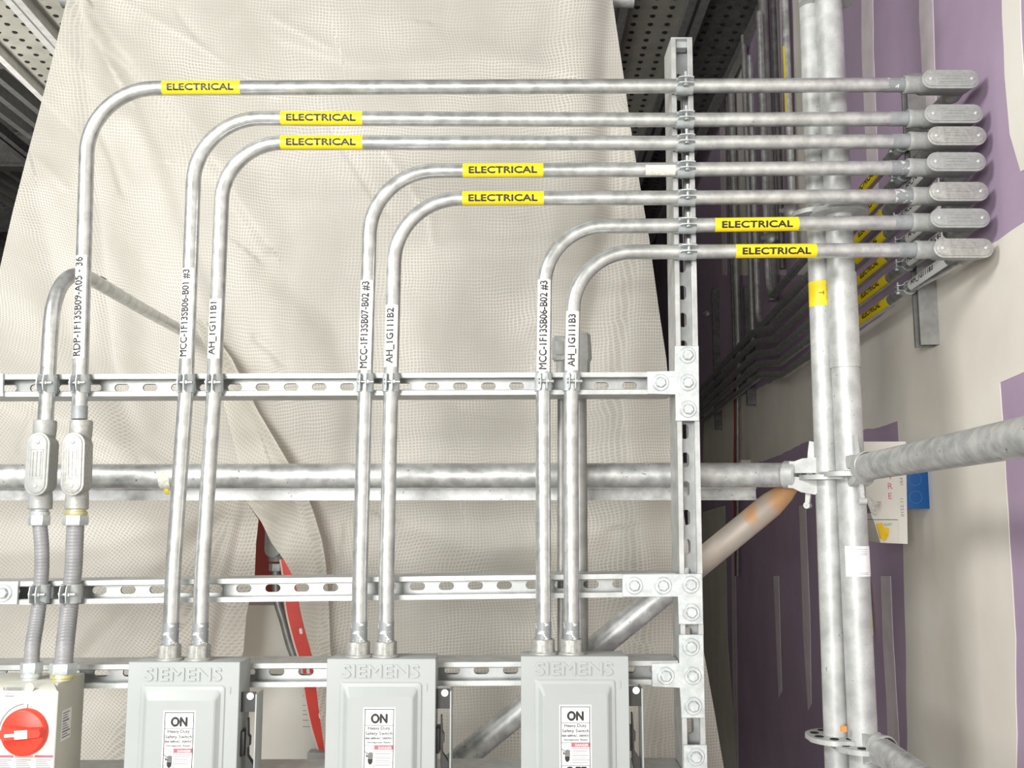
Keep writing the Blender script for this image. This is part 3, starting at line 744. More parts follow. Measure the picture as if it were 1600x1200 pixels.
# ================================================================== safety switch boxes
def switch_box(x0, x1, ytop, hubs, label, hub_labels, tilt=0.0):
    Yf = 1.692; A = P(x0, ytop, Yf); B = P(x1, ytop, Yf); W = B.x - A.x; H = .40; zt = A.z; Yb = YS - .001
    t = thing('safety_switch', label, 'switch box', ((A.x + B.x) / 2, 1.73, zt - H), 'grey safety switches')
    cx = (A.x + B.x) / 2
    bm = bmesh.new(); add_box(bm, (A.x + .0015, Yf + .012, zt - H), (B.x - .0015, Yb, zt - .0005), bevel=.002); obj('enclosure', bm, ENCL, t)
    # door: sheet with folded rim and a raised panel
    bm = bmesh.new(); hw = W / 2
    def rect(ix, it, ib, y, r=.004):
        X0, X1, Z0, Z1 = cx - hw + ix, cx + hw - ix, zt - H + ib, zt + .0015 - it; out = []
        for (qx, qz, a0) in ((X1 - r, Z0 + r, -math.pi / 2), (X1 - r, Z1 - r, 0), (X0 + r, Z1 - r, math.pi / 2), (X0 + r, Z0 + r, math.pi)):
            for k in range(5): a = a0 + math.pi / 2 * k / 4; out.append((qx + r * math.cos(a), y, qz + r * math.sin(a)))
        return out
    add_loft(bm, [rect(0, 0, 0, Yf + .014, .002), rect(0, 0, 0, Yf + .001, .002), rect(.001, .001, .001, Yf, .002), rect(.0225, .038, .03, Yf, .006), rect(.0245, .040, .032, Yf - .0022, .007),
                  rect(.030, .0455, .038, Yf - .0030, .008), rect(.0365, .059, .05, Yf - .0105, .005), rect(.039, .0615, .053, Yf - .0118, .005)], cap0=False)
    d = obj('door', bm, ENCL, t, ang=12)
    bm = bmesh.new(); Mt = Matrix.Translation((cx - .001, Yf + .0001, zt - .0185)); add_text(bm, 'SIEMENS', Mt, width=.131, height=.0205, bold=.022, depth=.0022); obj('raised_lettering', bm, ENCL, d, smooth=False)
    bm = bmesh.new(); add_prism(bm, stadium(.012, .0035), Yf - .0012, Yf + .0002, Matrix.Translation((cx + hw - .016, 0, zt - .045)) @ Matrix.Rotation(math.pi / 2, 4, 'Y')); obj('raised_dimple', bm, ENCL, d)
    # printed label
    yl = Yf - .0118; lw = .054; lx = cx - .0005; zt0 = zt - .0765
    bm = bmesh.new(); add_box(bm, (lx - lw / 2, yl - .0003, zt0 - .17), (lx + lw / 2, yl + .0002, zt0)); lab = obj('instruction_label', bm, WHT, d, 'white printed label reading ON, Heavy Duty Safety Switch, OFF')
    bm = bmesh.new(); yi = yl - .0006
    def bar(xa, xb, za, zb, mi=0): add_box(bm, (lx + xa, yi, zt0 - zb), (lx + xb, yi + .0003, zt0 - za), mi=mi)
    l0, l1 = -lw / 2 + .0022, lw / 2 - .0022
    bar(l0, l0 + .0012, .0025, .168); bar(l1 - .0012, l1, .0025, .168); bar(l0, l1, .0025, .0036)
    for z in (.0290, .0615, .0985): bar(l0, l1, z, z + .0006)
    bar(l0 + .0175, l0 + .018, .0615, .0985)
    tx = lambda s, z, wd, h, b=0, mi=0, x=0: add_text(bm, s, Matrix.Translation((lx + x, yi, zt0 - z)), width=wd, height=h, bold=b, mi=mi)
    tx('ON', .0180, .0265, .0145, .05); tx('Heavy Duty', .0345, .037, .0068, .018, 0); tx('Safety Switch', .0430, .045, .0068, .018, 0)
    tx('30A 600VAC, 250VDC', .0505, .046, .0038, .04, 0); tx('Horsepower Rated', .0572, .039, .0038, .03, 0)
    bar(l0 + .018, l1, .0622, .0685, 2); tx('DANGER', .0654, .022, .0036, .02, 3, x=.0105)
    for k in range(7):
        z = .0708 + k * .0037; bar(l0 + .0192, l1 - .0015 - (k * 37 % 5) * .0018, z, z + .0009, 2 if k == 0 else 1)
    # hand and spark pictogram
    add_prism(bm, [(-.0042, 0), (.0042, 0), (.0036, -.0062), (.0010, -.0092), (-.0018, -.0090), (-.0040, -.0050)], yi, yi + .0003, Matrix.Translation((lx + l0 + .0108, 0, zt0 - .0835)))
    for k in range(4): bar(l0 + .0072 + k * .0021, l0 + .0087 + k * .0021, .0722 + abs(k - 1.6) * .0010, .0832)
    add_prism(bm, [(.0, .0), (.0062, -.0032), (.0040, -.0052), (.0068, -.0086), (.0032, -.0096), (.0030, -.0056), (.0046, -.0036), (0, -.0010)], yi, yi + .0003, Matrix.Translation((lx + l0 + .0008, 0, zt0 - .0712)))
    tx('OFF', .1085, .0350, .0150, .05)
    obj('printing', bm, [INK, INKG, INKR, WHT], lab, smooth=False)
    # operating mechanism on the right side
    bm = bmesh.new(); sx = B.x
    add_box(bm, (sx - .001, Yf + .020, zt - .085), (sx + .0235, Yf + .024, zt - .052))
    obj('hinge_bracket', bm, BLACK, t)
    bm = bmesh.new(); add_lathe(bm, frame_mat((sx + .0145, Yf + .0195, zt - .0585), XA, FR), [(.0062, 0), (.0062, .0012), (0, .0014)], 20); obj('round_cap', bm, WHT, t, 'small round white cap')
    bm = bmesh.new(); add_box(bm, (sx + .0235, Yf + .018, zt - .33), (sx + .0262, Yf + .062, zt - .055), bevel=.0008); obj('guard_plate', bm, ENCL, t)
    bm = bmesh.new()
    add_box(bm, (sx - .001, Yf + .022, zt - .160), (sx + .006, Yf + .055, zt - .118), bevel=.001)
    add_prism(bm, [(.0072, -.098), (.0092, -.098), (.0105, -.125), (.0135, -.129), (.0132, -.143), (.0105, -.146), (.011, -.160), (.0205, -.174), (.0215, -.215), (.0125, -.202), (.0075, -.180)], Yf + .026, Yf + .040, Matrix.Translation((sx, 0, zt)))
    obj('switch_handle', bm, BLACK, t)
    for (hx, hy), hl in zip(hubs, hub_labels):
        c = P(hx, hy, YH); c.z = zt + .0155; h = thing('conduit_hub', hl, 'conduit hub', (c.x, c.y, zt), 'threaded hubs on the grey switch boxes')
        bm = bmesh.new(); M = Matrix.Translation((c.x, c.y, zt))
        add_lathe(bm, M, [(.001, -.001), (.0235, -.001), (.0240, .001), (.0232, .0035), (.0190, .0048), (.0180, .006)], 28)
        prof = []
        for k in range(32):
            a = 2 * math.pi * k / 32; prof.append((a, .0198 if k % 4 in (0, 1) else .0182))
        add_loft(bm, [[(r_ * math.cos(a), r_ * math.sin(a), z) for a, r_ in prof] for z in (.004, .025)] + [[(.0175 * math.cos(a), .0175 * math.sin(a), .0262) for a, r_ in prof], [(.0142 * math.cos(a), .0142 * math.sin(a), .0262) for a, r_ in prof]], M, cap0=False, cap1=False)
        obj('hub_body', bm, CASTB, h)
    return t
switch_box(201, 375, 1036, [(265, 1015), (311, 1015)], 'left grey safety switch box, next to the white starter box', ['left hub on the left grey switch box', 'right hub on the left grey switch box'])
switch_box(511, 681, 1031, [(560.5, 1012), (602.5, 1012)], 'middle grey safety switch box of the three', ['left hub on the middle grey switch box', 'right hub on the middle grey switch box'])
switch_box(814, 982, 1027, [(849, 1010), (893.5, 1010)], 'right grey safety switch box, nearest the upright channel', ['left hub on the right grey switch box', 'right hub on the right grey switch box'])

# ================================================================== starter box with red knob
def starter():
    Yf, Ym, Yb = 1.632, 1.662, YS - .001
    A = P(-55, 1077, Yf); B = P(91, 1077, Yf); zt = A.z; H = .22
    t = thing('motor_starter', 'cream white starter box with a round red rotary knob', 'starter box', ((A.x + B.x) / 2, 1.70, zt - H))
    bx = P(122, 1065, 1.74).x; cxm = P(104, 1068, Ym).x
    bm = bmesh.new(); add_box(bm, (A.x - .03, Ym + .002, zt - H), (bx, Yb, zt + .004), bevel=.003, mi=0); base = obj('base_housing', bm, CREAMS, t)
    bm = bmesh.new()
    def rc(x0, x1, z0, z1, y, r=.004):
        out = []
        for (qx, qz, a0) in ((x1 - r, z0 + r, -math.pi / 2), (x1 - r, z1 - r, 0), (x0 + r, z1 - r, math.pi / 2), (x0 + r, z0 + r, math.pi)):
            for k in range(5): a = a0 + math.pi / 2 * k / 4; out.append((qx + r * math.cos(a), y, qz + r * math.sin(a)))
        return out
    add_loft(bm, [rc(A.x - .02, bx - .004, zt - H, zt + .004, Ym + .004), rc(A.x - .02, bx - .004, zt - H, zt + .004, Ym), rc(A.x - .01, B.x, zt - H, zt - .002, Yf + .0015), rc(A.x - .01, B.x - .0015, zt - H, zt - .0035, Yf)])
    cv = obj('front_cover', bm, CREAM, t)
    # printing
    bm = bmesh.new(); yi = Yf - .0004
    pc = lambda px, py: P(px, py, Yf)
    def bar(px0, px1, py0, py1, mi=0):
        a, b = pc(px0, py1), pc(px1, py0); add_box(bm, (a.x, yi, a.z), (b.x, yi + .0003, b.z), mi=mi)
    bar(10, 34, 1074, 1078, 1); bar(5, 8, 1074, 1078, 1); bar(9, 22, 1083, 1083.6, 1); bar(8, 22, 1087, 1088.5, 1)
    bar(42.5, 44, 1100, 1107); k0 = pc(40, 1143)
    kc = Vector((k0.x, Yf, k0.z)); Rk = .0375
    pts = []
    for k in range(20):
        a = math.radians(98 + 72 * k / 19); pts.append((a,))
    a_ = [((Rk + .0055) * math.cos(a[0]), (Rk + .0055) * math.sin(a[0])) for a in pts]; b_ = [((Rk + .0075) * math.cos(a[0]), (Rk + .0075) * math.sin(a[0])) for a in pts][::-1]
    for k in range(19):
        add_prism(bm, [a_[k], a_[k + 1], b_[18 - k], b_[19 - k]], yi, yi + .0003, Matrix.Translation((kc.x, 0, kc.z)), 1)
    add_text(bm, 'O', Matrix.Translation((pc(2.5, 1143).x, yi, pc(0, 1143.5).z)), height=.0058, bold=.01)
    add_text(bm, 'ON', Matrix.Translation((pc(48, 1103).x, yi, pc(0, 1104).z)), height=.0026, mi=1)
    add_text(bm, 'OFF', Matrix.Translation((pc(1, 1149).x, yi, pc(0, 1149).z)), height=.0024, mi=2)
    for k in range(3):
        bar(-8 + k * 31, 21 + k * 31, 1180, 1183.5, 3 if k % 2 else 2)
        for q in range(6): bar(-6 + k * 31, 18 + k * 31 - (q * 7 % 9), 1187 + q * 3, 1187.9 + q * 3, 1)
    obj('printing', bm, [INK, INKG, INKR, INKP], cv, smooth=False)
    bm = bmesh.new(); a = pc(46, 1076); add_lathe(bm, frame_mat((a.x, Yf + .0003, a.z + .002), XA, FR), [(.0078, 0), (.0078, .001), (.006, .0004), (0, .0003)], 20); obj('cover_screw', bm, CREAMS, cv)
    # side sticker
    bm = bmesh.new(); sx = bx + .0003
    p0 = P(112, 1108, 1.70); p1 = P(112, 1152, 1.70)
    add_box(bm, (sx - .0002, 1.685, p1.z - .004), (sx + .0002, 1.72, p0.z)); s = obj('side_sticker', bm, WHT, base, 'pale sticker with small print')
    bm = bmesh.new(); z = p0.z - .004
    while z > p1.z: h_ = random.uniform(.0006, .003); add_box(bm, (sx + .0002, 1.688, z - h_), (sx + .0004, 1.70 + random.uniform(0, .017), z)); z -= h_ + .0024
    obj('small_print', bm, INKG, s, smooth=False)
    # knob
    bm = bmesh.new(); M = frame_mat(tuple(kc), XA, FR)
    add_lathe(bm, M, [(Rk, 0), (Rk, .007), (Rk - .002, .0105), (Rk - .004, .0115), (0, .0115)], 48)
    kn = obj('rotary_knob', bm, RED, t, 'red rotary knob')
    bm = bmesh.new(); G = M @ Matrix.Rotation(math.radians(4), 4, 'Z')
    g = [(-.0355, .0), (-.030, .013), (-.016, .0145), (.010, .0085), (.034, .0075), (.0365, .0), (.034, -.009), (.0, -.012), (-.030, -.0105)]
    add_loft(bm, [[(x, z, .011) for x, z in g], [(x * .97, z * .86, .019) for x, z in g], [(x * .93, z * .70, .0215) for x, z in g]], G)
    gr = obj('grip', bm, RED, kn)
    bm = bmesh.new(); add_box(bm, (-.0235, -.0030, .0212), (-.006, .0018, .0222), G); add_box(bm, (-.007, -.0072, .0212), (.0135, .0062, .0226), G); obj('white_pointer', bm, WHT, kn, 'white pointer insert')
    return t
starter()

# ================================================================== scaffold
def tube_thing(name, label, cat, pts, r, m, group=None, seg=28):
    bm = bmesh.new(); add_tube(bm, pts, r, seg); o = obj(name, bm, m); tag(o, label, cat, group); return o
YR = 1.842; YL = 1.876    # right and left standards
def line_px(x0, y0, x1, y1, Y, zlo, zhi):
    a, b = P(x0, y0, Y), P(x1, y1, Y); d = (b - a) / (b.z - a.z); return a + d * (zlo - a.z), a + d * (zhi - a.z)
lo, hi = line_px(1313, 400, 1341, 1000, YR, 0.0, 3.2); RS = (lo, hi)
std_r = thing('scaffold_standard', 'thicker right upright scaffold tube in front of the wall', 'scaffold tube', tuple(lo), 'upright scaffold tubes')
bm = bmesh.new(); add_tube(bm, [lo, hi], .0265, 32); obj('tube', bm, SCAFW, std_r)
lo2, hi2 = line_px(1280, 400, 1301, 1000, YL, 0.0, 3.2)
# keep the two uprights apart
std_l = thing('scaffold_standard', 'thinner left upright scaffold tube with the yellow tape', 'scaffold tube', tuple(lo2), 'upright scaffold tubes')
bm = bmesh.new(); add_tube(bm, [lo2, hi2], .0225, 32); obj('tube', bm, SCAFW, std_l)
def on_line(l, z): return l[0] + (l[1] - l[0]) * ((z - l[0].z) / (l[1].z - l[0].z))
LS = (lo2, hi2)
def rosette(parent, l, z, r=.058, tube_r=.024):
    c = on_line(l, z); bm = bmesh.new(); M = Matrix.Translation(c)
    ri, ro = tube_r, r; n = 48; prof = []
    for k in range(n):
        a = 2 * math.pi * k / n; prof.append((a, ro * (1 - .05 * (math.cos(4 * a) > .6))))
    add_loft(bm, [[(ri * math.cos(a), ri * math.sin(a), -.005) for a, q in prof], [(q * math.cos(a), q * math.sin(a), -.0045) for a, q in prof], [(q * math.cos(a), q * math.sin(a), .0045) for a, q in prof], [(ri * math.cos(a), ri * math.sin(a), .005) for a, q in prof]], M, cap0=False, cap1=False)
    for k in range(8):
        a = 2 * math.pi * (k + .5) / 8
        Mh = M @ Matrix.Rotation(a, 4, 'Z') @ Matrix.Translation(((ri + ro) / 2, 0, 0)) 
        add_lathe(bm, Mh, [(.0, .0056), (.008, .0056), (.0085, .0048)], 14, mi=1)
    obj('rosette', bm, [SCAFW, HOLE], parent)
zR = on_line(RS, P(1328, 741, YR).z).z
rosette(std_r, RS, P(1328, 741, YR).z); rosette(std_r, RS, P(1345, 1166, YR).z); rosette(std_r, RS, P(1310, 334, YR).z)
rosette(std_l, LS, P(1295, 746, YL).z, .052, .022); rosette(std_l, LS, P(1308, 1152, YL).z, .056, .022); rosette(std_l, LS, P(1280, 338, YL).z, .056, .022)
rosette(std_r, RS, P(1296, -4, YR).z)
# collar sleeve on the right upright
bm = bmesh.new(); c0 = on_line(RS, P(1313, 428, YR).z); c1 = on_line(RS, P(1290, 150, YR).z); d = (RS[1] - RS[0]).normalized()
add_tube(bm, [on_line(RS, P(1316, 575, YR).z), c0], .0285, 32); obj('sleeve', bm, SCAFW, std_r)
# yellow tape on the left upright
tc = on_line(LS, P(1278, 461, YL).z); bm = wrap_label(tc, LS[1] - LS[0], Vector((-.2, -1, 0)), .0227, .050, -1.5, 1.5)
tp = obj('yellow_tape', bm, YEL, std_l, 'yellow tape with black handwriting')
bm = pipe_text('eska', tc + Vector((0, 0, .002)), LS[0] - LS[1], Vector((.45, -1, 0)), .0235, .034, .010, .03)
b2 = pipe_text('T', tc, LS[0] - LS[1], Vector((-.25, -1, 0)), .0233, .008, .010, .0)
me_ = bpy.data.meshes.new('tmp'); b2.to_mesh(me_); bm.from_mesh(me_); b2.free(); bpy.data.meshes.remove(me_)
obj('handwriting', bm, INK, tp, smooth=False)
# paper tag on the right upright (square code left out)
tgt = on_line(RS, P(1334, 876, YR).z) + Vector((.001, 0, 0)); bm = wrap_label(tgt, RS[1] - RS[0], Vector((-.05, -1, 0)), .0275, .056, -.95, .95)
pt = obj('paper_tag', bm, WHT, std_r, 'white paper tag with fine print')
bm = bmesh.new()
for k, z in enumerate((.022, .018, .0145, .012, -.021, -.024)):
    b2 = wrap_label(tgt + ZA * z, RS[1] - RS[0], Vector((-.05, -1, 0)), .0280, .0005, -.62, .62); me_ = bpy.data.meshes.new('tmp'); b2.to_mesh(me_); bm.from_mesh(me_); b2.free(); bpy.data.meshes.remove(me_)
obj('fine_print', bm, INKG, pt, smooth=False)

def ledger_head(parent, c, d, r=.0242, m=SCAFW, wedge=True, s=1.0):
    """wedge head where a ledger meets a rosette; d points from the tube to the rosette"""
    d = Vector(d).normalized(); M = frame_mat(c, d, ZA)
    bm = bmesh.new()
    for sg in (1, -1):
        prof = [(0, .003), (.052, .006), (.056, .010), (.056, .030), (.050, .036), (.022, .033), (.006, .0262), (-.004, .0262), (-.004, .003)]
        pl = [(x * s, sg * z * s) for x, z in prof]
        a = []
        add_prism(bm, pl, -.018, .018, M)
    add_lathe(bm, M @ Matrix.Rotation(math.pi / 2, 4, 'Y'), [(r, -.02), (r + .003, -.018), (r + .0035, .004), (r, .008), (0.001, .008)], 24)
    bmesh.ops.remove_doubles(bm, verts=bm.verts, dist=1e-6)
    obj('ledger_head', bm, m, parent)
    if wedge:
        bm = bmesh.new(); add_prism(bm, [(.026, -.062), (.034, -.060), (.043, .045), (.048, .048), (.048, .066), (.030, .068), (.028, .045), (.026, -.04)], -.004, .004, M)
        add_lathe(bm, M @ Matrix.Translation((.030, 0, -.058)) @ Matrix.Rotation(math.pi / 2, 4, 'X'), [(.001, -.007), (.0065, -.007), (.0065, .007), (.001, .007)], 14)
        obj('wedge', bm, m, parent)
YLD = 1.935
a = P(-200, 745, YLD); b = P(1238, 742, YLD)
lg = thing('scaffold_ledger', 'level scaffold tube running behind the strut rack', 'scaffold tube', tuple(a), 'level scaffold tubes')
bm = bmesh.new(); add_tube(bm, [a, b], .0245, 32); obj('tube', bm, SCAF, lg)
ledger_head(lg, P(1240, 742, YLD - .02), P(1294, 745, YL) - P(1240, 742, YLD - .02))
bm = wrap_label(P(262, 745, YLD), XA, FR, .0246, .022, -1.3, 1.2); obj('pale_sticker', bm, PAPER, lg, 'worn pale sticker')
bm = wrap_label(P(266, 755, YLD), XA, FR, .0249, .008, -1.1, -.5); obj('yellow_mark', bm, YEL, lg, 'yellow patch on the sticker')
# channel rail under it, further back
bm = bmesh.new(); A = P(-250, 772, 2.05); B = P(1180, 771.5, 2.05)
M = frame_mat(A, B - A, ZA); L = (B - A).length
add_prism(bm, [(0, .0), (0, .0)] if False else [(0, -.0135), (L, -.0135), (L, -.0095), (0, -.0095)], -.012, .03, M)
add_box(bm, (0, -.006, -.0095), (L, .024, .0125), M); add_box(bm, (0, -.012, .0105), (L, .03, .0140), M)
o = obj('deck_rail', bm, SCAF); tag(o, 'narrow steel rail just below the level scaffold tube', 'scaffold rail')
# near ledger toward the viewer at right
a = P(1352, 730, 1.77); b = P(1590, 685, 1.155); d = (b - a).normalized(); b2 = b + d * .5
a = a + Vector((0, 0, 0))
lg2 = thing('scaffold_ledger', 'thick scaffold tube running out to the right edge towards the viewer', 'scaffold tube', tuple(a), 'level scaffold tubes')
bm = bmesh.new(); add_tube(bm, [a, b2], .0245, 36); obj('tube', bm, SCAF, lg2)
ledger_head(lg2, a, on_line(RS, zR) - a, s=.8)
# lower right ledger
a = P(1375, 1172, 1.80); b = P(1440, 1218, 1.60); d = (b - a).normalized()
lg3 = thing('scaffold_ledger', 'scaffold tube leaving the lower collar at the bottom edge', 'scaffold tube', tuple(a), 'level scaffold tubes')
bm = bmesh.new(); add_tube(bm, [a, b + d * .5], .0245, 32); obj('tube', bm, SCAF, lg3)
ledger_head(lg3, a, on_line(RS, P(1345, 1166, YR).z) - a, wedge=False, s=.8)
bm = bmesh.new(); c = P(1318, 1139, YR - .02); add_box(bm, (c.x - .006, c.y - .001, c.z - .005), (c.x + .006, c.y + .001, c.z + .005)); tag(obj('orange_tag', bm, ORANGE), 'small orange tag between the two upright tubes', 'tag')
# diagonal brace
b = P(700, 1203, 2.06); q = P(1243, 757, 1.990); d = (q - b).normalized()
br = thing('scaffold_brace', 'rust-stained diagonal scaffold tube rising to the right behind the upright channel', 'scaffold tube', tuple(b), None)
L = (q - b).length
bm = bmesh.new(); add_tube(bm, [b - d * .3, b + d * L * .70], .0262, 32); obj('tube', bm, SCAF, br)
bm = bmesh.new(); add_tube(bm, [b + d * L * .70, b + d * L * .86], .0264, 32); obj('discoloured_length', bm, RUSTP, br, 'dull beige discoloured length')
bm = bmesh.new(); add_tube(bm, [b + d * L * .86, b + d * L * .93, b + d * L * .97, b + d * L], [.0265, .0262, .020, .010], 32); obj('rusty_end', bm, RUST, br, 'orange rust stains at the top end')

# ================================================================== plumbing behind the rack
for px, r_, cv, lb, y0 in ((877.5, .0085, (874, 543), 'small grey fitting with thin pipe between the two rightmost uprights', 556), (905, .0140, (911, 540), 'dull grey pipe standing just right of the AH_1G111B3 conduit', 556)):
    yy = 1.876
    t = thing('background_conduit', lb, 'conduit', tuple(P(px + 3, 1215, yy)), 'pipes behind the rack')
    bm = bmesh.new(); add_tube(bm, [P(px + (4 if r_ > .01 else 0), 1215, yy), P(px, y0, yy)], r_, 18); obj('pipe', bm, MIDM, t)
    bm = bmesh.new(); c = P(*cv, yy - .01)
    if r_ < .01:
        M = Matrix.Translation(c)
        S = lambda k, y, top=.022, bot=.026: [(-.0135 + k, y, -bot + .006), (-.008 + k, y, -bot), (.008 - k, y, -bot), (.0135 - k, y, -bot + .006), (.0135 - k, y, top - .005 - k), (.009 - k, y, top - k), (-.009 + k, y, top - k), (-.0135 + k, y, top - .005 - k)]
        add_loft(bm, [S(0, .02), S(0, -.006), S(.0015, -.008)], M); add_box(bm, (-.0075, -.010, -.016), (.0075, -.007, .012), M, bevel=.001)
        add_lathe(bm, M @ Matrix.Translation((.003, .006, -.055)), [(.0095, 0), (.0095, .025), (.013, .033)], 16)
    else:
        M = Matrix.Translation(c)
        add_loft(bm, [[(x, y, z) for x, y in hexpts(rr_)] for z, rr_ in ((-.065, .0125), (-.034, .0135), (-.026, .0175), (.020, .0150), (.0235, .0130))], M)
    obj('fitting', bm, CAST, t)

# ================================================================== white sheet
import numpy as np
def seg_dist(px, py, pts):
    """signed distance (px) to a polyline; sign = side"""
    best = np.full(px.shape, 1e9); sgn = np.ones(px.shape)
    for (x0, y0), (x1, y1) in zip(pts, pts[1:]):
        dx, dy = x1 - x0, y1 - y0; L2 = dx * dx + dy * dy
        t = np.clip(((px - x0) * dx + (py - y0) * dy) / L2, 0, 1)
        qx, qy = x0 + t * dx, y0 + t * dy; d_ = np.hypot(px - qx, py - qy)
        s = np.sign((px - x0) * dy - (py - y0) * dx); s[s == 0] = 1
        m_ = d_ < best; best = np.where(m_, d_, best); sgn = np.where(m_, s, sgn)
    return best, sgn
RIDGES = [  # polyline px, height (m, + towards viewer), half width px
 ([(128, -40), (133, 60), (146, 200), (165, 400), (180, 560), (210, 700)], .035, 22),
 ([(150, 20), (205, 110), (262, 250), (330, 440), (392, 580), (450, 700), (500, 820)], -.030, 26),
 ([(118, 0), (150, 45), (215, 90), (300, 190), (420, 380)], .018, 16),
 ([(215, 180), (300, 330), (350, 520), (400, 660)], .035, 40),
 ([(60, 300), (110, 520), (230, 690), (385, 785)], .030, 30),
 ([(0, 600), (150, 680), (300, 740), (385, 785)], -.030, 24),
 ([(385, 785), (330, 900), (240, 1080), (200, 1200)], .040, 22),
 ([(385, 785), (290, 870), (150, 1010), (40, 1130)], -.034, 24),
 ([(385, 785), (362, 900), (330, 1060), (322, 1200)], -.030, 14),
 ([(0, 860), (150, 850), (300, 810), (385, 785)], .026, 26),
 ([(150, 1200), (210, 1060), (300, 920)], -.020, 18),
 ([(960, -20), (948, 130), (960, 330), (925, 520), (905, 700), (925, 900), (960, 1200)], -.045, 26),
 ([(900, -20), (905, 130), (880, 300), (845, 500)], .030, 34),
 ([(985, 180), (1000, 420), (975, 600), (1010, 900), (1050, 1200)], .035, 26),
 ([(560, 180), (600, 320), (650, 500), (700, 700)], .020, 60),
 ([(640, 820), (760, 860), (930, 830)], .025, 30), ([(640, 900), (780, 930), (960, 990)], -.02, 30),
 ([(300, 250), (420, 240), (560, 190), (760, 170), (960, 190)], .014, 22),
 ([(420, 420), (520, 500), (560, 640), (540, 800)], -.022, 30),
 ([(700, 40), (840, 60), (960, 20)], -.016, 30),
 ([(170, -10), (250, 35), (320, 75), (430, 150)], .006, 5), ([(280, 25), (310, 62), (352, 95), (395, 130)], -.005, 5), ([(160, 70), (215, 115), (275, 195), (300, 252)], .006, 5),
 ([(500, 175), (585, 310), (600, 330)], -.005, 5), ([(600, 235), (640, 290), (672, 345), (675, 375)], .005, 5), ([(430, 30), (470, 50), (510, 72)], .006, 5), ([(45, 242), (70, 260), (100, 292)], .006, 5),
 ([(155, 205), (178, 260), (190, 300)], -.005, 5), ([(400, 530), (425, 550), (438, 566)], -.008, 6), ([(60, 620), (30, 700)], .006, 5), ([(440, 60), (560, 100), (760, 90), (930, 120)], .005, 9), ([(720, 640), (800, 655), (935, 640)], -.006, 8),
]
rs_ = np.random.RandomState(3)
WAV = [(rs_.uniform(.003, .02), rs_.uniform(0, math.pi), rs_.uniform(0, 6.28), rs_.uniform(.002, .007)) for _ in range(14)]
YSH = 2.46
def sheet_depth(px, py):
    y = np.full(px.shape, YSH)
    for pts, h, w_ in RIDGES:
        d_, s = seg_dist(px, py, pts)
        # asymmetric fold: steep one side
        ww = np.where(s > 0, w_ * 1.6, w_ * .75)
        y = y - .62 * h * np.exp(-(d_ / (ww * 1.15)) ** 2)
    for k, th, ph, am in WAV: y = y + am * np.sin((px * math.cos(th) + py * math.sin(th)) * k + ph) * (.008 / k) ** .5
    # bows back round its right edge
    return y
def lerp_poly(pts, y):
    ys = [p[1] for p in pts]; xs = [p[0] for p in pts]; return np.interp(y, ys, xs)
LEFT = [(106, -40), (104, 0), (85, 80), (62, 170), (42, 245), (20, 330), (0, 418), (-60, 640), (-130, 900), (-180, 1320)]
RIGHT = [(952, -40), (957, 0), (968, 75), (976, 130), (987, 210), (1000, 290), (1014, 370), (1029, 480), (1041, 560), (1052, 680), (1068, 800), (1085, 920), (1100, 1020), (1116, 1110), (1131, 1200), (1145, 1320)]
GAPL = [(386, 785), (404, 812), (400, 850), (398, 900), (385, 960), (380, 1020), (340, 1100), (322, 1200), (300, 1320)]
GAPR = [(386, 785), (408, 812), (424, 845), (445, 872), (462, 905), (474, 950), (488, 1020), (497, 1100), (508, 1180), (520, 1320)]
def build_strip(bm, uvl, xl, xr, y0, y1, nx, ny, rot=0.0, yoff=0.0, depth=sheet_depth, yfun=None):
    py = np.linspace(y0, y1, ny + 1); grid = []
    PX = np.zeros((ny + 1, nx + 1)); PY = np.zeros_like(PX)
    for j, yy in enumerate(py):
        a_, b_ = xl(yy), xr(yy); PX[j] = np.linspace(a_, b_, nx + 1); PY[j] = yy
    D = depth(PX, PY) + yoff
    V = [[bm.verts.new(P(PX[j, i], PY[j, i], D[j, i])) for i in range(nx + 1)] for j in range(ny + 1)]
    co, si = math.cos(rot), math.sin(rot)
    def uvof(j, i):
        # local rotation of the weave: the lower left part is pulled askew
        x, y = (PX[j, i] - 600) * .00158, (600 - PY[j, i]) * .00158
        k = 1 / (1 + math.exp(-(PY[j, i] - 560 - (PX[j, i] - 200) * .55) / 90.)) * (1 / (1 + math.exp((PX[j, i] - 430) / 60.)))
        an = rot + .62 * k
        ca, sa = math.cos(an), math.sin(an)
        cx0, cy0 = (200 - 600) * .00158, (600 - 800) * .00158
        dx, dy = x - cx0, y - cy0
        u, v_ = dx * ca - dy * sa, dx * sa + dy * ca
        return (u + (D[j, i] - YSH) * .8, v_ + .05 * math.sin(dx * 2.1) + (D[j, i] - YSH) * .3)
    UV = [[uvof(j, i) for i in range(nx + 1)] for j in range(ny + 1)]
    for j in range(ny):
        for i in range(nx):
            if xl(py[j]) == xr(py[j]) and False: continue
            q = ((j, i), (j + 1, i), (j + 1, i + 1), (j, i + 1))
            try: f = bm.faces.new([V[a][b] for a, b in q])
            except ValueError: continue
            for lp, (a, b) in zip(f.loops, q): lp[uvl].uv = UV[a][b]
    return V
L_ = lambda y: lerp_poly(LEFT, y); R_ = lambda y: lerp_poly(RIGHT, y)
bm = bmesh.new(); uvl = bm.loops.layers.uv.new('UVMap')
build_strip(bm, uvl, L_, R_, -40, 785, 300, 260)
build_strip(bm, uvl, L_, lambda y: lerp_poly(GAPL, y), 785, 1320, 110, 120)
build_strip(bm, uvl, lambda y: lerp_poly(GAPR, y), R_, 785, 1320, 140, 120)
for f in bm.faces: f.smooth = True
bmesh.ops.remove_doubles(bm, verts=bm.verts, dist=1e-5)
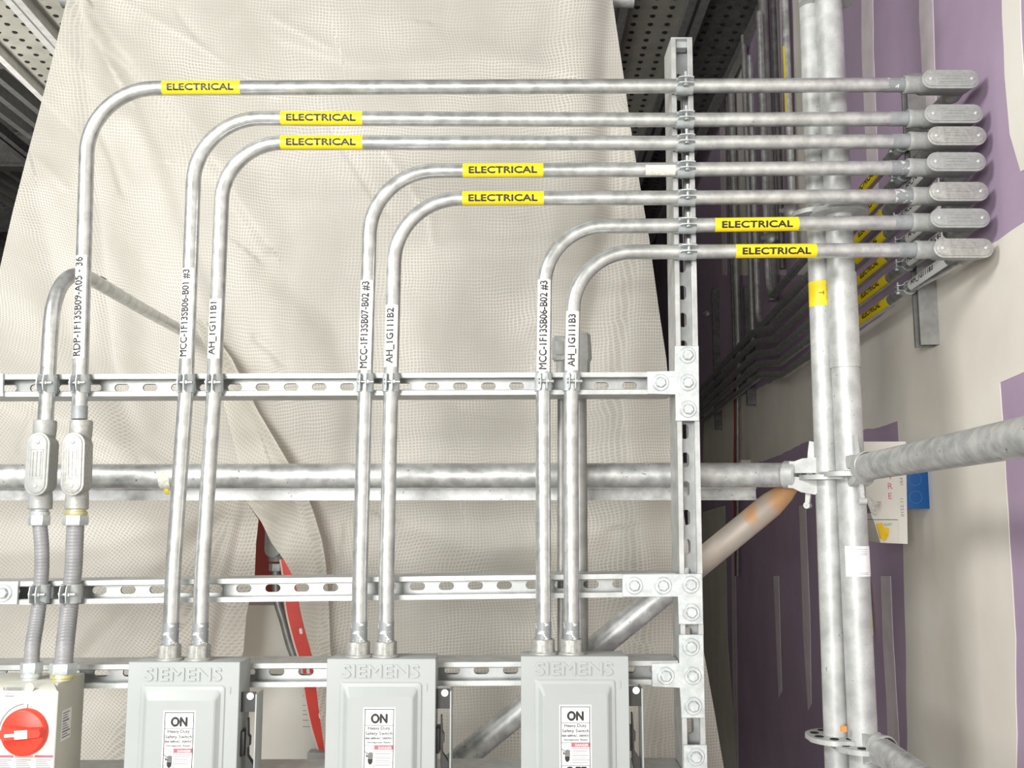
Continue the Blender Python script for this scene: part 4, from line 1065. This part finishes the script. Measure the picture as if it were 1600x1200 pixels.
me = bpy.data.meshes.new('plastic_sheet'); bm.to_mesh(me); bm.free(); me.materials.append(SHEET)
sheet = bpy.data.objects.new('plastic_sheet', me); COL.objects.link(sheet)
so = P(500, 1320, YSH)
me.transform(Matrix.Translation(-so)); sheet.location = so
tag(sheet, 'huge translucent off-white reinforced plastic sheet hanging behind the conduits', 'plastic sheet')
# loose flap folded over in front
FLL = [(300, 500), (330, 560), (352, 640), (372, 720), (386, 785), (408, 815), (424, 848), (444, 875), (460, 905), (470, 950), (486, 1020), (520, 1100)]
FLR = [(318, 500), (362, 560), (402, 640), (450, 722), (470, 750), (490, 800), (503, 845), (509, 880), (511, 905), (514, 950), (516, 1020), (540, 1100)]
def lp2(pts, y): return float(np.interp(y, [p[1] for p in pts], [p[0] for p in pts]))
bm = bmesh.new(); uvl = bm.loops.layers.uv.new('UVMap')
def flap_depth(px, py):
    d_, s = seg_dist(px, py, [(340, 500), (400, 700), (455, 820), (490, 1000), (530, 1100)])
    base = sheet_depth(px, py); e = np.array([[lp2(FLR, yy) for yy in row] for row in py])
    return np.minimum(base, YSH - .01) - .020 - .022 * np.exp(-((px - e) / 12.) ** 2) + .012 * np.sin(px * .05 + py * .02)
build_strip(bm, uvl, lambda y: lp2(FLL, y), lambda y: lp2(FLR, y), 500, 1100, 30, 110, rot=.45, depth=flap_depth)
for f in bm.faces: f.smooth = True
me = bpy.data.meshes.new('folded_flap'); bm.to_mesh(me); bm.free(); me.materials.append(SHEET); me.transform(Matrix.Translation(-so))
fo = bpy.data.objects.new('folded_flap', me); COL.objects.link(fo); fo.parent = sheet

# ================================================================== seen through the gap in the sheet
bm = bmesh.new(); a = P(250, 700, 2.95); b = P(560, 1330, 2.95); add_box(bm, (a.x, 2.95, b.z), (b.x, 3.0, a.z)); o = obj('red_partition', bm, DRED); tag(o, 'dark red panel glimpsed through the gap in the sheet', 'panel')
bm = bmesh.new(); a = P(416, 868, 2.90); b = P(540, 1330, 2.90); add_box(bm, (a.x, 2.62, P(0, 1290, 2.7).z), (b.x, 2.93, P(0, 930, 2.9).z), bevel=.004)
o = obj('white_cabinet', bm, OFFW); tag(o, 'plain off-white cabinet behind the gap in the sheet', 'cabinet')
bm = bmesh.new(); a = P(388, 1072, 2.56); b = P(500, 1197, 2.56); add_box(bm, (a.x, 2.56, b.z), (b.x, 2.6, a.z), bevel=.003)
bp = thing('backing_panel', 'pale board between the left and middle grey switch boxes', 'panel', (a.x, 2.58, b.z))
obj('board', bm, OFFW, bp)
bm = bmesh.new()
for k, yy in enumerate((1087, 1102, 1110, 1116, 1125, 1135)): q0, q1 = P(473, yy + .8, 2.559), P(489, yy, 2.559); add_box(bm, (q0.x, 2.5592, q0.z), (q1.x, 2.5602, q1.z))
obj('printed_lines', bm, INKG, bp, smooth=False)
st = [P(449, 872, 2.53), P(454, 905, 2.53), P(458, 950, 2.53), P(470, 1000, 2.53), P(482, 1040, 2.53), P(487, 1080, 2.53), P(497, 1130, 2.53), P(512, 1180, 2.53), P(530, 1240, 2.53)]
sp_ = smooth_path(st, 6); t = thing('red_strap', 'bright red curved strap with pale edges hanging in the gap', 'strap', tuple(sp_[-1]))
for nm, w_, y_, m_ in (('strap_edge', .0215, 0.0, EDGEW), ('strap_face', .0165, -.002, STRAP)):
    bm = bmesh.new(); loops = []
    for k, p in enumerate(sp_):
        d = (sp_[min(k + 1, len(sp_) - 1)] - sp_[max(k - 1, 0)]).normalized(); s = d.cross(FR).normalized()
        loops.append([p + s * w_ + Vector((0, y_, 0)), p - s * w_ + Vector((0, y_, 0)), p - s * w_ + Vector((0, y_ + .003, 0)), p + s * w_ + Vector((0, y_ + .003, 0))])
    add_loft(bm, loops); obj(nm, bm, m_, t)
bm = bmesh.new()
for q in ((470.5, 986), (482, 1049), (501, 1118)): add_prism(bm, stadium(.015, .008), -.0035, -.002, Matrix.Translation(P(*q, 2.53)) @ Matrix.Rotation(math.pi / 2 - .2, 4, 'Y'))
obj('strap_hole', bm, WHT, t)
t = thing('background_conduit', 'grey fitting with hex nut seen in the gap beside the red strap', 'conduit', tuple(P(432, 893, 2.6)), None)
bm = bmesh.new(); M = frame_mat(P(427, 836, 2.585), ZA, -XA); add_loft(bm, [[(x, y, z) for x, z in stadium(.13, .042)] for y in (0, -.012)] , Matrix.Translation(P(428, 832, 2.59)) @ Matrix.Rotation(math.pi / 2, 4, 'Y'))
add_lathe(bm, Matrix.Translation(P(431.5, 877, 2.61)), [(.001, 0), (.02, 0), (.021, .02), (.019, .10)], 20); obj('fitting', bm, CAST, t)
bm = bmesh.new(); hexnut(bm, P(431.5, 892, 2.61), ZA, .0195, .020); obj('gland_nut', bm, PLATE, t)
bm = bmesh.new(); add_tube(bm, smooth_path([P(431, 890, 2.61), P(433, 935, 2.60), P(443, 970, 2.60), P(454, 1010, 2.60), P(470, 1050, 2.60)], 6), .011, 14); obj('cable', bm, MIDM, t)
bm = bmesh.new(); a = P(480, 1176, 2.50); b = P(512, 1215, 2.50); add_box(bm, (a.x, 2.5, b.z), (b.x, 2.54, a.z), bevel=.002); o = obj('junction_box', bm, CAST); tag(o, 'small grey box corner beside the middle switch box', 'box')

# ================================================================== conduits along the wall
def wall_strut(px0, px1, ytop, ybot, label, m=STRUT, double=False):
    """channel fixed upright on the wall; px0..px1 its face across, off the wall"""
    c = PW((px0 + px1) / 2, ybot, .0413); top = PW((px0 + px1) / 2, ytop, .0413)
    A = Vector((c.x, c.y, c.z)); B = Vector((c.x, c.y, top.z))
    t = bmesh.new(); strut_bm(t, A, B, WN, slots=False, double=False)
    o = obj('wall_strut', t, m); tag(o, label, 'strut channel', 'short channels fixed on the wall'); return c
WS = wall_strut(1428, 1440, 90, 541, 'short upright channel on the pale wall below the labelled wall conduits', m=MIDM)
OFFC = .0413 + RP + .001
lab_i = {0: '', 1: '', 2: 'B1', 3: '', 4: 'B2', 5: '', 6: 'B3'}
YEND = [3.35] * 7
for i, o0 in enumerate(OUT):
    st_ = o0 + WD * .02
    # slide to the channel's offset
    base = Vector((WX, WY, 0)) + WN * OFFC
    def wp(Y, z, off=OFFC):
        b_ = Vector((WX, WY, 0)) + WN * off; s = (Y - b_.y) / WD.y; q = b_ + WD * s; return Vector((q.x, q.y, z))
    z = o0.z
    end = wp(3.0, z)
    pts = [st_, wp(2.02, z)]
    far = {0: (1190, .03), 1: (1190, .0)}
    e_ = .05 * (6 - i); tail = [wp(3.5 + e_, z), wp(3.95 + e_, z + .062), wp(6.6, z + .05)] if i >= 2 else [wp(3.7 + .25 * i, z), wp(3.7 + .25 * i, z + 1.2)]
    t = conduit(['topmost', 'second', 'third', 'fourth', 'fifth', 'sixth', 'lowest'][i] + ' conduit running back along the right wall', arc_path(pts + tail, [0.0] + [.3] * (len(tail) - 1) if i >= 2 else [0.0, .1], 5), group='conduits running back along the wall', m=GALV)
    fc = WN + Vector((0, -.25, 0))
    Y0 = PW(1347, 500, OFFC).y; Y1 = PW(1394, 470, OFFC).y
    yellow_label(t, wp((Y0 + Y1) / 2, z), -WD, fc, abs(Y0 - Y1) * .98, tw=.62)
    if i in (2, 4, 6, 5, 3):
        Ya = PW(1428, 447, OFFC).y; Yb_ = PW(1487, 418, OFFC).y
        s = {2: 'AH_1G111B1', 4: 'AH_1G111B2', 6: 'AH_1G111B3', 5: 'MCC-1F13SB06-B02 #3', 3: 'MCC-1F13SB07-B02 #3'}[i]
        white_label(t, s, wp((Ya + Yb_) / 2, z), -WD, fc, abs(Ya - Yb_), tw=.62 if len(s) < 12 else .92, th=.012, off=-.02 if len(s) < 12 else 0)
    # clamp at the wall channel
    cy = WS.y + .0; p = wp(cy, z)
    tcl = thing('pipe_clamp', 'clamp on the wall channel round the %s wall conduit' % ['topmost', 'second', 'third', 'fourth', 'fifth', 'sixth', 'lowest'][i], 'pipe clamp', tuple(p), 'clamps on the wall channel')
    M = Matrix(((WD.x, -WN.x, 0, p.x), (WD.y, -WN.y, 0, p.y), (0, 0, 1, p.z), (0, 0, 0, 1)))
    bm = bmesh.new()
    for sg in (1, -1):
        R0 = RP + .0005; R1_ = RP + .002; lo_ = []
        pr = [(-R0 - .012, .004, .0058, .010)] + [(-math.cos(.4 + 2.2 * k / 8) , math.sin(.4 + 2.2 * k / 8), None, .014) for k in range(9)]
        for a_, b_, c_, w_ in pr:
            if c_ is not None: lo_.append([(-w_, a_, sg * b_), (w_, a_, sg * b_), (w_, a_, sg * c_), (-w_, a_, sg * c_)])
            else: lo_.append([(-w_, a_ * R0, sg * b_ * R0), (w_, a_ * R0, sg * b_ * R0), (w_, a_ * R1_, sg * b_ * R1_), (-w_, a_ * R1_, sg * b_ * R1_)])
        add_loft(bm, lo_, M)
    obj('strap', bm, PLATE, tcl)
    bm = bmesh.new(); add_lathe(bm, M @ Matrix.Translation((0, -RP - .008, 0)), [(0, -.012), (.0045, -.012), (.0045, -.008), (.0022, -.008), (.0022, .014), (0, .014)], 10); obj('clamp_bolt', bm, PLATE, tcl)
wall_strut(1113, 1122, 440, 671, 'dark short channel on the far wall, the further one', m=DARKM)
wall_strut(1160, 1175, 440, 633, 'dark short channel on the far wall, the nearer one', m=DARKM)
# upright pipes on the far wall
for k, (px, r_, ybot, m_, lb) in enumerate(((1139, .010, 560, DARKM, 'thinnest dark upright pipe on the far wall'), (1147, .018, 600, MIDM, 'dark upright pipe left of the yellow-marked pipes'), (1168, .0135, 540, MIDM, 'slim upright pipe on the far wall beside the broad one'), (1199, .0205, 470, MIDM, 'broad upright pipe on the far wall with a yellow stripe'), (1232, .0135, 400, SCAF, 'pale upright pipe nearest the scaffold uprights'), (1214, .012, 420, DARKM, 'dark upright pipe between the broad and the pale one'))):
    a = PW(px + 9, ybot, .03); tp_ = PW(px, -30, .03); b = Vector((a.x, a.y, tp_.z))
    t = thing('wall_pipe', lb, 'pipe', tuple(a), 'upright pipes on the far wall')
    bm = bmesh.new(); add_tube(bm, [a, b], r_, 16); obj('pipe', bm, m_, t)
    if k in (3, 4):
        y0_, y1_ = ((150, 290), (65, 180))[k - 3]; z0 = PW(px, y1_, .03).z; z1 = PW(px, y0_, .03).z
        bm = wrap_label(Vector((a.x, a.y, (z0 + z1) / 2)), ZA, Vector((-.8, -1, 0)), r_, z1 - z0, .1, 1.0); obj('yellow_stripe', bm, YEL, t, 'yellow marker strip')
for px, py, s_ in ((1234, 330, .026), (1203, 372, .024), (1105, 490, .02)):
    c = PW(px, py, .05); bm = bmesh.new(); add_lathe(bm, frame_mat(c, ZA, Vector((-.6, -1, 0))), [(0, .012), (s_ * .6, .012), (s_, .006), (s_, -.012), (0, -.012)], 20)
    add_box(bm, (-s_ * 1.5, -.004, -s_ * .3), (s_ * 1.5, .004, s_ * .3), Matrix.Translation(c)); o = obj('pipe_strap', bm, MIDM)
    tag(o, {1234: 'round strap on the pale upright pipe between level conduits', 1203: 'round strap low on the broad upright pipe', 1105: 'dark strap close behind the upright channel'}[px], 'pipe strap', 'straps on the far wall')
bm = bmesh.new(); add_tube(bm, [PW(1148, 590, .02), PW(1149, 665, .02), PW(1148, 730, .02), PW(1150, 900, .02)], .007, 10); tag(obj('red_cable', bm, CABLE), 'thin dark red cable hanging on the far wall', 'cable')
bm = bmesh.new(); add_tube(bm, [PW(1152.5, 600, .02), PW(1153, 900, .02)], .009, 10); tag(obj('thin_pipe', bm, MIDM), 'thin grey pipe beside the dark red cable', 'pipe')
bm = bmesh.new(); a = PW(1166, 730, .02); add_box(bm, (a.x - .03, a.y - .02, a.z - .03), (a.x + .02, a.y + .04, a.z + .035), bevel=.006); tag(obj('switch_plate', bm, OFFW), 'small pale box just above the level scaffold tube', 'box')

# ================================================================== fire strobe and blue box
bc = PW(1435, 762, 0)
Mw = Matrix(((WD.x, WN.x, 0, 0), (WD.y, WN.y, 0, 0), (0, 0, 1, 0), (0, 0, 0, 1)))  # x along wall (away), y off the wall
def wall_M(p): m = Mw.copy(); m.translation = p; return m
def wz(py, px=1435): return PW(px, py, 0).z
# blue back box: seen side faces the viewer
near = PW(1452, 760, .0); 
bx0 = near
bm = bmesh.new(); zt_, zb_ = PW(1452, 738, .02).z, PW(1452, 795, .02).z
add_box(bm, (0, 0, zb_), (.10, .062, zt_ + .045), wall_M(Vector((bx0.x, bx0.y, 0))), bevel=.002)
t = thing('electrical_box', 'blue plastic electrical box on the wall under the thick tube', 'electrical box', (bx0.x, bx0.y, zb_))
obj('box', bm, BLUE, t)
for zz in (.25, .75):
    bm = bmesh.new(); zc_ = zb_ + (zt_ - zb_) * zz + .006
    M = wall_M(Vector((bx0.x, bx0.y, zc_))) @ Matrix.Translation((0, .031, 0)) @ Matrix.Rotation(-math.pi / 2, 4, 'Y')
    add_lathe(bm, M, [(.0128, 0), (.0130, .0016), (.0142, .0016), (.0146, 0)], 28); obj('knockout', bm, BLUE_LIT, t)
# alarm on its front, seen from the side
t = thing('fire_strobe', 'white wall alarm with red FIRE letters and amber lens', 'fire alarm', (bx0.x - .06, bx0.y, zb_ - .05))
def PS(px, py, s=0.0):
    rr_ = ray(px, py); o_ = Vector((bx0.x, bx0.y, 0)) + WD * s; return CAM + rr_ * ((o_ - CAM).dot(WD) / rr_.dot(WD))
def side_prism(bm, pix, s0, s1, mi=0):
    pp_ = [PS(*q) for q in pix]; add_loft(bm, [[p + WD * s0 for p in pp_], [p + WD * s1 for p in pp_]], mi=mi)
bm = bmesh.new(); side_prism(bm, [(1415, 690), (1346, 690), (1350, 776), (1364, 811.5), (1416.5, 811.5)], 0, .105)
side_prism(bm, [(1416.5, 812.5), (1365, 812.5), (1376, 848), (1418, 850)], .001, .104)
body = obj('housing', bm, OFFW, t, smooth=False)
bm = bmesh.new(); side_prism(bm, [(1402, 690), (1403, 811.5), (1404, 849), (1418, 850), (1415, 690)], -.0012, .0002); obj('mounting_edge', bm, OFFW, t, smooth=False)
for pix, mL, nm, lb in (([(1350, 776), (1359, 777), (1361, 784), (1375, 783), (1373, 795), (1367, 805), (1360, 802)], LENS, 'clear_lens', 'clear strobe lens'), ([(1369, 818), (1378, 817), (1380, 825), (1388, 825), (1387, 837), (1383, 845), (1375, 842)], AMBER, 'amber_lens', 'amber strobe lens')):
    bm = bmesh.new(); side_prism(bm, pix, -.006, .09); obj(nm, bm, mL, t, lb, smooth=False)
xs_ = -WN
def Mf(c): return Matrix(((xs_.x, WD.x, 0, c.x), (xs_.y, WD.y, 0, c.y), (0, 0, 1, c.z), (0, 0, 0, 1)))
bm = bmesh.new()
for ch, yy in (('F', 729), ('I', 744), ('R', 759.5), ('E', 775)): add_text(bm, ch, Mf(PS(1391, yy, -.0004)), height=.0135, mi=0)
add_text(bm, 'ALERT', Mf(PS(1388, 819.5, -.0002)), height=.0055, width=.018, mi=1)
Rv = Matrix.Rotation(-math.pi / 2, 4, 'Y')
add_text(bm, '0152-11', Mf(PS(1409.5, 793, -.0018)) @ Rv, width=.040, height=.007, mi=1)
add_text(bm, '1R4', Mf(PS(1408.5, 752, -.0018)) @ Rv, height=.007, width=.016, mi=1)
obj('lettering', bm, [INKR, INKG], body, smooth=False)
# yellow pencil-like strip behind the right upright
bm = bmesh.new(); a = PW(1357, 908, .01); b = PW(1363, 993, .01); add_tube(bm, [a, b], .004, 8, mi=0); tag(obj('level_edge', bm, YEL), 'thin yellow strip beside the right upright tube', 'strip')

# ================================================================== overhead scaffold decks
ZD = 1.6 + 2.13
def deck(xa, label, W=.32, Y0=2.6, Y1=8.5, az=-3.0, z=ZD, pivot=4.07, edge=DECKB, m=DECK):
    """perforated steel plank seen from below, running away from the viewer; xa = left edge at y=pivot"""
    t_ = math.tan(math.radians(az)); t = thing('scaffold_plank', label, 'scaffold plank', (xa + W / 2, (Y0 + Y1) / 2, z), 'perforated steel planks overhead')
    X = lambda Y: xa + t_ * (Y - pivot)
    bm = bmesh.new()
    def slab(o0, o1, z0, z1):
        add_loft(bm, [[Vector((X(Y) + o0, Y, z0)), Vector((X(Y) + o1, Y, z0)), Vector((X(Y) + o1, Y, z1)), Vector((X(Y) + o0, Y, z1))] for Y in (Y0, Y1)])
    slab(0, W, z + .05, z + .055); obj('deck_face', bm, m, t, smooth=False)
    for o0, o1 in ((0, .034), (W - .034, W)):
        bm = bmesh.new(); slab(o0, o1, z, z + .0495); obj('edge_rail', bm, edge, t, smooth=False)
    bm = bmesh.new(); n = int((Y1 - Y0) / .075)
    for r_ in range(3 if W > .2 else 1):
        for k in range(n):
            Y = Y0 + .04 + k * .075; cx = X(Y) + W * (.26 + .24 * r_)
            add_lathe(bm, Matrix.Translation((cx, Y, z + .046)), [(.0, .0), (.010, .0), (.0135, .0042)], 10)
    o = obj('drain_holes', bm, HOLE, t, smooth=False); o['kind'] = 'stuff'
deck(.47, 'steel plank overhead right of the sheet top', az=.6, edge=MIDM)
deck(.81, 'steel plank overhead nearest the right wall', az=.6, edge=MIDM, m=DARKM, W=.30)
deck(-2.46 + .0, 'second bright-edged plank overhead at upper left', az=-3)
deck(-2.13, 'plank overhead at upper left touching the sheet top', az=-3)
deck(.13, 'steel plank overhead mostly hidden by the sheet', az=.6, edge=MIDM)
for k in range(5):
    y = 5.4 + k * 1.8; bm = bmesh.new(); add_box(bm, (-7.9, y, 4.22), (-.5, y + .12, 4.235)); add_box(bm, (-7.9, y + .05, 4.235), (-.5, y + .07, 4.485)); add_box(bm, (-7.9, y, 4.485), (-.5, y + .12, 4.498))
    tag(obj('ceiling_beam', bm, MIDM, smooth=False), ['nearest', 'second nearest', 'third', 'fourth', 'farthest'][k] + ' steel beam crossing under the ribbed ceiling at far left', 'ceiling beam', 'beams under the ribbed ceiling')
deck(-2.96, 'narrow dark steel beam with a row of holes left of the overhead planks', W=.085, az=-3, m=DARKM, edge=DARKM)
# beam that carries the sheet top
bm = bmesh.new(); z_ = P(500, -40, YSH).z; add_tube(bm, [Vector((P(60, 0, YSH).x, YSH + .13, z_)), Vector((P(1000, 0, YSH).x, YSH + .13, z_))], .0242, 20); tag(obj('hanging_tube', bm, SCAF), 'scaffold tube from which the plastic sheet hangs', 'scaffold tube')
